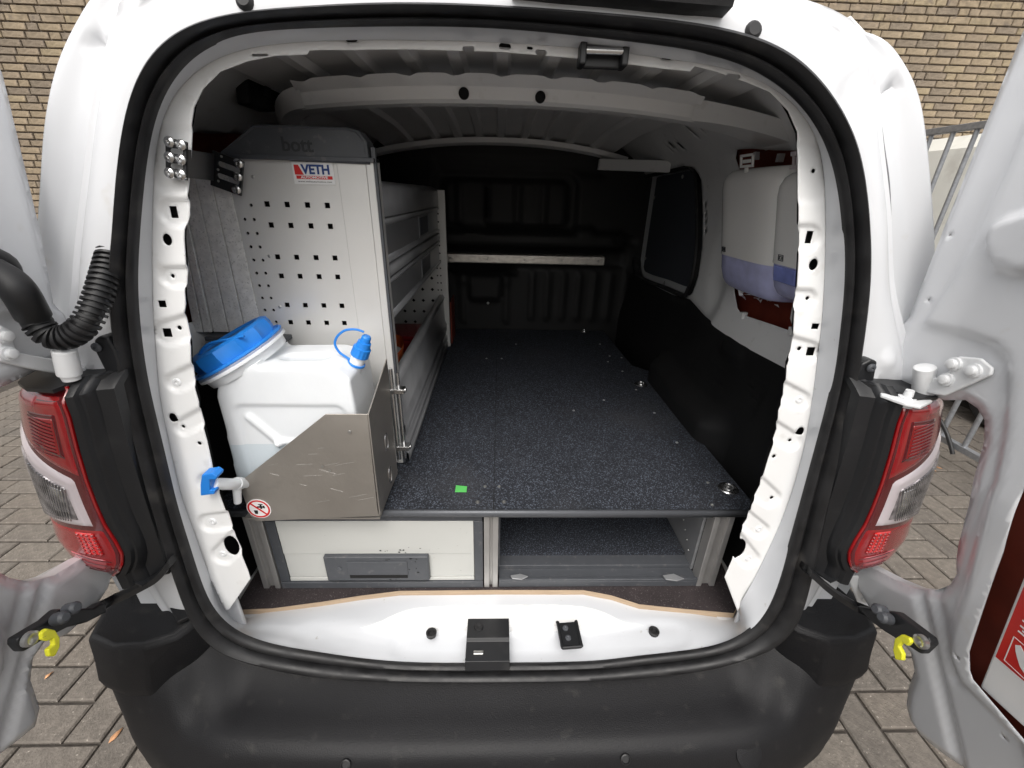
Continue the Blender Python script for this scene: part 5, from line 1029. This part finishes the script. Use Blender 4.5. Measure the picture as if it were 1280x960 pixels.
# blue smudge on the shelf panel is the cap's reflection; no patch is drawn
# ================================================================ DISPENSERS
def dispenser(name, label, y0, y1, zt, zb, zsplit, lower, xf=.60, xb=.742, rnd=.045):
    d = thing(name, label, 'dispenser', (xb, (y0+y1)/2, zb), 'dispensers on the right side wall')
    yc, hw = (y0+y1)/2, (y1-y0)/2
    def sect(z, k=1., kx=1.):
        rows_ = []
        pts = []
        for i in range(29):
            t = math.pi*i/28; c, s_ = math.cos(t), math.sin(t)
            yy = yc-hw*k*math.copysign(abs(c)**.5, c); xx = xb-(xb-xf)*kx*abs(s_)**.38
            pts.append((xx, yy, z))
        return pts
    rows_ = [sect(zsplit+.0)]+[sect(zsplit+.01*i) for i in range(1, int((zt-.05-zsplit)/.01))]
    for t in (0, .25, .5, .72, .87, .96, 1.0):
        a = t*math.pi/2; rows_.append(sect(zt-.05+.05*math.sin(a), .90+.10*math.cos(a) if t < 1 else .82, .35+.65*math.cos(a)**.6 if t < 1 else .2))
    mb = MB(); mb.loft(rows_, False); mb.add(rows_[-1], [tuple(range(29))]); obj('cover', mb, 'white', d, ang=50)
    rows_ = []
    for t in (0, .4, .7, .9, 1.0):
        a = t*math.pi/2; rows_.append(sect(zb+.05*(1-math.sin(a)), .86+.135*math.cos(a), .80+.19*math.cos(a)))
    rows_ = [sect(zsplit-.001, .985, .985)]+rows_
    mb = MB(); mb.loft(rows_, False); mb.add(rows_[-1], [tuple(range(29))]); lw_ = obj('window_cover', mb, lower, d, ang=50)
    mb = MB(); mb.loft([sect(zsplit+.003, 1.004, 1.004), sect(zsplit, 1.006, 1.006), sect(zsplit-.003, 1.004, 1.004)]); obj('cover_edge', mb, 'white', d)
    # logo patch
    mb = MB(); lx = xf+.010; 
    for a, b in ((0, .018),):
        for q_ in ((0, .0012, 0, .013), (.0165, .018, 0, .013), (0, .018, 0, .0012), (0, .018, .0118, .013), (.003, .005, .003, .010), (.006, .0105, .003, .0045), (.006, .0105, .0085, .010), (.0125, .0142, .003, .010)):
            mb.box(xf-.0012, xf+.004, y1-.066-q_[1]+.014, y1-.066-q_[0]+.014, zsplit+.006+q_[2], zsplit+.006+q_[3])
    obj('cover_logo', mb, 'gplastic', d, smooth=False)
    return d
D1 = dispenser('paper_dispenser', 'large white paper towel dispenser with pale lavender window on the right wall, key on top', 0.400, .685, 1.655, 1.345, 1.437, 'lav', xb=.70)
ky = [(.620,.579,1.684),(.620,.518,1.679),(.620,.508,1.658),(.620,.568,1.660)]
mb = MB(); kz = ky[0][2]; ky0, ky1 = ky[1][1], ky[0][1]
mb.box(.615, .620, ky1-.006, ky1, kz-.028, kz); mb.box(.615, .620, ky0, ky0+.006, kz-.028, kz); mb.box(.615, .620, ky0, ky1, kz-.006, kz); mb.box(.615, .620, ky0, ky1, kz-.030, kz-.024); mb.box(.615, .620, (ky0+ky1)/2-.006, (ky0+ky1)/2+.006, kz-.05, kz-.030); mb.box(.616, .619, ky0+.012, ky1-.012, kz-.02, kz-.012)
obj('dispenser_key', mb, 'white', D1, bevel=.001)
mb = MB()
for i in range(14):
    c = Vector((random.uniform(.63, .68), random.uniform(.48, .60), random.uniform(1.322, 1.348))); q = [c+Vector((random.uniform(-.014, .014), random.uniform(-.016, .016), random.uniform(-.012, .012))) for k in range(3)]; mb.add([tuple(p) for p in q], [(0, 1, 2)])
obj('paper_end', mb, 'tissue', D1, smooth=False)
D2 = dispenser('soap_dispenser', 'smaller white soap dispenser with blue window, half hidden by the right door pillar', .235, .392, 1.640, 1.375, 1.452, 'lav', xf=.585, xb=.70)
mb = MB(); mb.box(.5825, .588, .275, .352, 1.412, 1.446); obj('soap_bag', mb, 'lavdark', D2, bevel=.002)
mb = MB(); mb.lathe((.65, .315, 1.372), (0, 0, -1), [(0, .030), (.02, .034), (.045, .036), (.060, .030), (.066, .015), (.066, 0)], 24); obj('pump_nozzle', mb, 'white', D2)
mb = MB()
for i in range(7): mb.box(.598, .602, .262+.012*i, .266+.012*i, 1.642, 1.668)
mb.box(.598, .603, .258, .345, 1.664, 1.672); mb.box(.598, .603, .258, .345, 1.640, 1.646); obj('dispenser_key', mb, 'clear', D2)
for D_ in (D1, D2):
    for o in D_.children:
        for v in o.data.vertices: v.co.x += .215*(1.655-v.co.z)
# clips on the side recess
for p in [(.720,.707,1.698),(.720,.590,1.685),(.720,.574,1.273),(.720,.356,1.293)]:
    mb = MB(); mb.box(p[0]-.006, p[0]+.01, p[1]-.006, p[1]+.006, p[2]-.014, p[2]+.006); obj('wall_clip', mb, 'inner', van, bevel=.001)

# ================================================================ WHITE BOX WITH FIRE LABEL in the right door
bx = thing('first_aid_box', 'white box with red fire-instruction label standing in the opening of the right rear door', 'box', (.78, -.3, .9))
def bxx(z): return .78-.25*(z-.884)
mb = MB(); mb.prism([(bxx(.872), -.223, .872), (bxx(.872), -.52, .905), (bxx(1.20), -.52, 1.20), (bxx(1.20), -.223, 1.20)], (.05, 0, 0)); obj('box_body', mb, 'stwhite', bx, bevel=.004)
ly, lz = -.2285, .956
mb = MB(); mb.prism([(bxx(lz)-.001, ly, lz), (bxx(lz)-.001, -.50, lz+.02), (bxx(1.18)-.001, -.50, 1.18), (bxx(1.18)-.001, ly, 1.18)], (.001, 0, 0)); lbl = obj('red_label', mb, 'stred2', bx)
def onlabel(name, quads, m):
    mb = MB()
    for a, b, c, d in quads: mb.prism([(bxx(lz+z_)-.0018, ly-y_, lz+z_) for y_, z_ in ((a, c), (b, c), (b, d), (a, d))], (.0006, 0, 0))
    return sub_of(obj(name, mb, m, bx, smooth=False), lbl)
onlabel('label_lines', [(.012+.004*(i % 2), .040-.003*(i % 3), .075+.0055*i, .0775+.0055*i) for i in range(7)]+[(.052, .080-.004*(i % 2), .06+.0055*i, .0625+.0055*i) for i in range(9)]+[(.014, .042-.004*(i % 2), .15+.0055*i, .1525+.0055*i) for i in range(6)], 'stwhite')
onlabel('label_frame', [(.010, .011, .008, .062), (.048, .049, .008, .062), (.010, .049, .008, .009), (.010, .049, .061, .062)], 'stwhite')
hand = [(.015, .05), (.020, .056), (.026, .050), (.034, .052), (.036, .045), (.029, .040), (.034, .030), (.040, .022), (.036, .016), (.028, .022), (.022, .032), (.018, .040)]
mb = MB(); mb.prism([(bxx(lz+b)-.0018, ly-a, lz+b) for a, b in hand], (.0006, 0, 0)); sub_of(obj('label_pictogram', mb, 'stwhite', bx, smooth=False), lbl)
fl_ = [(.060, .012), (.056, .026), (.060, .040), (.066, .030), (.070, .052), (.078, .036), (.082, .046), (.088, .026), (.084, .012), (.072, .006)]
mb = MB(); mb.prism([(bxx(lz+b)-.0018, ly-a, lz+b) for a, b in fl_], (.0006, 0, 0)); sub_of(obj('flame_pictogram', mb, 'stwhite', bx, smooth=False), lbl)

# ================================================================ OUTSIDE
# ground
mb = MB(); mb.add([(-60, -60, -.032), (60, -60, -.032), (60, 60, -.032), (-60, 60, -.032)], [(0, 1, 2, 3)]); struct(obj('road', mb, M['paver'][1]))
mb = MB(); mb.add([(-4.3, -1.75, -.012), (4.4, -1.75, -.012), (4.4, 4.6, -.012), (-4.3, 4.6, -.012)], [(0, 1, 2, 3)]); gr = obj('pavement', mb, 'sand'); struct(gr)
camP = Vector(co.matrix_world.translation); inv = co.matrix_world.inverted()
def pj(p):
    q = inv @ Vector(p)
    if q.z > -.05: return None
    return 640+525*q.x/-q.z, 480-525*q.y/-q.z
Lb_, Wb = .238, .119; pav = []
n_ = 34
for i in range(-n_, n_):
    for j in range(-n_, n_):
        bx_ = i*Wb; 
        k = (i+j) % 4
        if k == 0: pav.append((bx_, j*Wb, Lb_, Wb))           # lies along x, covers (i,j),(i+1,j)
        if k == 2: pav.append((bx_, (j)*Wb, Wb, Lb_))         # stands along y
# 90 degree herringbone: cell (i,j): d=(i-j)%4 -> 0: start horizontal, 1: its second half, 2: vertical lower, 3: vertical upper
pav = []
for i in range(-n_, n_):
    for j in range(-n_-6, n_+10):
        k = (i+j) % 4
        if k == 0: pav.append((i*Wb, j*Wb, Lb_, Wb))
        elif k == 2: pav.append((i*Wb, (j)*Wb, Wb, Lb_))
pv = []
for (x, y, lx, ly_) in pav:
    x -= .03; y += .02
    cxp, cyp = x+lx/2, y+ly_/2
    if cyp < -1.5 or cyp > 4.4: continue
    s_ = pj((cxp, cyp, 0)); vis = 0
    if s_ and -20 < s_[0] < 1300 and -20 < s_[1] < 980:
        inbody = 190 < s_[0] < 985 or (s_[1] < 440)
        sz = 1/((Vector((cxp, cyp, 0))-camP).length**2)
        vis = sz if not inbody else 0
    pv.append((vis, cxp, cyp, lx, ly_))
pv.sort(key=lambda t: -t[0])
def bevbox(lx, ly, lz, b):
    m_ = MB(); hx_, hy_ = lx/2, ly/2
    m_.loft([[(-hx_, -hy_, -lz), (hx_, -hy_, -lz), (hx_, hy_, -lz), (-hx_, hy_, -lz)], [(-hx_, -hy_, -b), (hx_, -hy_, -b), (hx_, hy_, -b), (-hx_, hy_, -b)], [(-hx_+b, -hy_+b, 0), (hx_-b, -hy_+b, 0), (hx_-b, hy_-b, 0), (-hx_+b, hy_-b, 0)]], True)
    m_.add([m_.v[8+i] for i in range(4)], [(0, 1, 2, 3)]); return m_
def memesh(name, m_, mt):
    me = bpy.data.meshes.new(name); me.from_pydata(m_.v, [], m_.f); me.materials.append(mt); return me
PM = {}
for a, (lx, ly_) in {'h': (Lb_, Wb), 'v': (Wb, Lb_)}.items():
    for c in range(4): PM[a, c] = memesh('paver', bevbox(lx-.009, ly_-.009, .03, .005), M['paver'][c])
far = MB()
for n, (vis, x, y, lx, ly_) in enumerate(pv):
    c = random.randrange(4); dz = random.uniform(-.0025, .0025)
    if n < 300 and vis > 0:
        o = link('paver', PM['h' if lx > ly_ else 'v', c], gr); o.location = (x, y, dz); o.rotation_euler = (random.uniform(-.006, .006), random.uniform(-.006, .006), random.uniform(-.008, .008))
    else:
        m_ = bevbox(lx-.009, ly_-.009, .03, .005); far.add([(p[0]+x, p[1]+y, p[2]+dz) for p in m_.v], m_.f)
o = obj('far_pavers', far, M['paver'][0], gr, smooth=False, fixn=False); o['kind'] = 'stuff'
# dry leaves and grit by the joints
lf = MB()
random.seed(3)
def leaf(x, y, s_, r_):
    c, s2 = math.cos(r_), math.sin(r_); pts = [(-1, 0), (-.4, .35), (.3, .3), (1, 0), (.3, -.3), (-.4, -.35)]
    return [(x+s_*(a*c-b*s2), y+s_*(a*s2+b*c), .004+.004*abs(b)+random.uniform(0, .004)) for a, b in pts]
for p, s_ in zip([(-1.185,.157,.000),(-1.562,.342,.000),(2.828,1.573,.000),(2.903,1.600,.000),(2.779,1.538,.000)], (.022, .014, .03, .022, .025)):
    m_ = MB(); q = leaf(p[0], p[1], s_, random.uniform(0, 3) if p[0] > 0 else 1.3); m_.add(q, [tuple(range(6))]); o_ = obj('fallen_leaf', m_, 'leafm', None, solid=.001)
    tag(o_, ['dry brown leaf on the pavers just left of the bumper', 'small dry leaf on the pavers under the left rear door', 'largest dry leaf seen through the gap beside the right tail light', 'dry leaf right of the largest one beside the right tail light', 'dry leaf left of the largest one beside the right tail light'][len([1 for x in S.objects if x.name.startswith('fallen_leaf')])-1], 'leaf', 'fallen leaves')

# brick wall beyond the van
YW = 4.6
wl = thing('brick_wall', 'weathered buff brick wall rising behind the white van', 'wall', (0, YW, 0))
mb = MB(); mb.box(-9, 10, YW+.012, YW+.25, -.01, 6.5); obj('mortar_bed', mb, 'mortar', wl)
bl0, bh0 = .222, .066; BMsh = {}
def roughbrick(l, h, k):
    rnd = random.Random(k); m_ = MB(); hx_, hz_ = l/2, h/2; b = .004
    j = lambda s_: rnd.uniform(-s_, s_)
    A = [(-hx_+j(.003), 0, -hz_+j(.002)), (hx_+j(.003), 0, -hz_+j(.002)), (hx_+j(.003), 0, hz_+j(.002)), (-hx_+j(.003), 0, hz_+j(.002))]
    m_.loft([[(p[0], .03, p[2]) for p in A], [(p[0], -.002, p[2]) for p in A], [(p[0]*(1-b/hx_), -.007+j(.002), p[2]*(1-b/hz_)) for p in A]], True); m_.add([m_.v[8+i] for i in range(4)], [(3, 2, 1, 0)]); return m_
for c in range(4):
    for k in range(2):
        BMsh['s', c, k] = memesh('brick', roughbrick(bl0-.011, bh0-.012, c*7+k), M['brick'][c]); BMsh['h', c, k] = memesh('brick', roughbrick(bl0/2-.011, bh0-.012, c*9+k+50), M['brick'][c])
cand = []
rws_ = int(6.4/bh0)
for r_ in range(rws_):
    z = (r_+.5)*bh0; hdr = r_ % 2
    x = -9+(bl0*.25 if hdr else 0)+random.uniform(-.02, .02)
    while x < 10:
        half = random.random() < .22
        l = bl0/2 if half else bl0
        cx_ = x+l/2; s_ = pj((cx_, YW, z)); vis = 0
        if s_ and -10 < s_[0] < 1290 and -8 < s_[1] < 300:
            u_, v_ = s_
            if (u_ < 120 and v_ < 270) or (u_ > 955 and v_ < 260 and not (v_ > 60 and u_ < 1075)): vis = 1+ (1000-abs(v_-120))/1000
        cand.append((vis, cx_, z, 'h' if half else 's', l)); x += l
cand.sort(key=lambda t: -t[0]); farb = [MB() for _ in range(4)]
random.seed(11)
for n, (vis, x, z, t, l) in enumerate(cand):
    c = random.choice((0, 0, 1, 1, 2, 3))
    if n < 300 and vis > 0:
        o = link('brick', BMsh[t, c, n % 2], wl); o.location = (x, random.uniform(-.003, .003), z)
    else:
        m_ = roughbrick(l-.011, bh0-.012, n); farb[c].add([(p[0]+x, p[1]+YW, p[2]+z) for p in m_.v], m_.f)
jm = MB(); mi = []
for c in range(4):
    jm.add(farb[c].v, farb[c].f); mi += [c]*len(farb[c].f)
o = obj('other_bricks', jm, M['brick'][0], wl, smooth=False, fixn=False); o['kind'] = 'stuff'
for c in (1, 2, 3): o.data.materials.append(M['brick'][c])
o.data.polygons.foreach_set('material_index', mi[:len(o.data.polygons)])
# buildings behind the photographer are left to the sky

# fence on the right
fc = thing('metal_fence', 'tall galvanised bar fence standing on the pavers to the right of the van', 'fence', (3.0, 2.0, 0))
def bar(a, b, r_, name, n=12):
    mb = MB(); mb.tube([a, b], r_, n); return obj(name, mb, 'galvf', fc)
mb = MB(); mb.box(2.98, 3.02, -.4, 4.4, .13, .17); obj('bottom_rail', mb, 'galvf', fc, bevel=.004)
mb = MB(); mb.box(2.975, 3.025, -.4, 4.4, 2.02, 2.06); obj('top_rail', mb, 'galvf', fc, bevel=.004)
yb = 1.752-.155*13
while yb < 4.4: bar((3.0, yb, .16), (3.0, yb, 2.03), .0145, 'fence_bar'); yb += .155
for y in (-.38, 4.38): 
    mb = MB(); mb.box(2.975, 3.025, y-.025, y+.025, 0, 2.08); obj('fence_post', mb, 'galvf', fc, bevel=.003)
cpth = catmull([(2.960,1.791,.286),(2.960,1.715,.231),(2.960,1.654,.170),(2.960,1.603,.105)], False, 5)
tag(obj('black_cable', MB().tube(cpth, .012, 8), 'rubber'), 'black cable hanging down from the bottom of the fence', 'cable')

# white vehicle parked beyond the fence
pv_ = thing('parked_van', 'white van parked beyond the galvanised fence on the right', 'van', (4.8, 3.2, 0))
x0 = 3.75
outl_ = [(x0, 1.2), (x0, 5.8)]
prof_ = [(.00, .36), (-.03, .42), (-.035, .75), (.0, .80), (.0, 1.1), (.02, 1.15), (.05, 1.55), (.13, 2.02), (.25, 2.13), (.6, 2.17), (1.8, 2.17)]
rows_ = []
for y, ins in ((.95, .40), (1.0, .12), (1.12, .03), (1.5, 0), (3.5, 0), (5.6, 0), (5.9, .3)):
    rows_.append([(x0+a+ins, y, z-ins*.3*(z > 1.5)) for a, z in prof_])
mb = MB(); mb.loft(rows_); mb.add(rows_[0]+[(x0+1.8, .95, .36)], [tuple(range(12))]); obj('van_body', mb, 'vanwhite', pv_, ang=30)
mb = MB(); mb.box(x0+.08, x0+1.8, 1.05, 5.8, .30, .37); obj('underbody', mb, 'dark_fill', pv_)
mb = MB(); mb.box(x0-.045, x0-.03, 1.6, 5.0, .60, .70); obj('side_rubbing_strip', mb, 'gplastic', pv_, bevel=.004)
for y in (2.05, 5.0):
    mb = MB(); mb.lathe((x0+.02, y, .33), (1, 0, 0), [(0, .20), (0, .30), (.03, .33), (.20, .33), (.22, .28)], 32); wh = obj('wheel', mb, 'rubber', pv_)
    mb = MB(); mb.lathe((x0+.015, y, .33), (1, 0, 0), [(0, .05), (.01, .19), (.0, .20), (.03, .20)], 24); sub_of(obj('wheel_rim', mb, 'galvf', pv_), wh)

# tidy: remove helper properties
for o in S.objects:
    if '_w' in o: del o['_w']
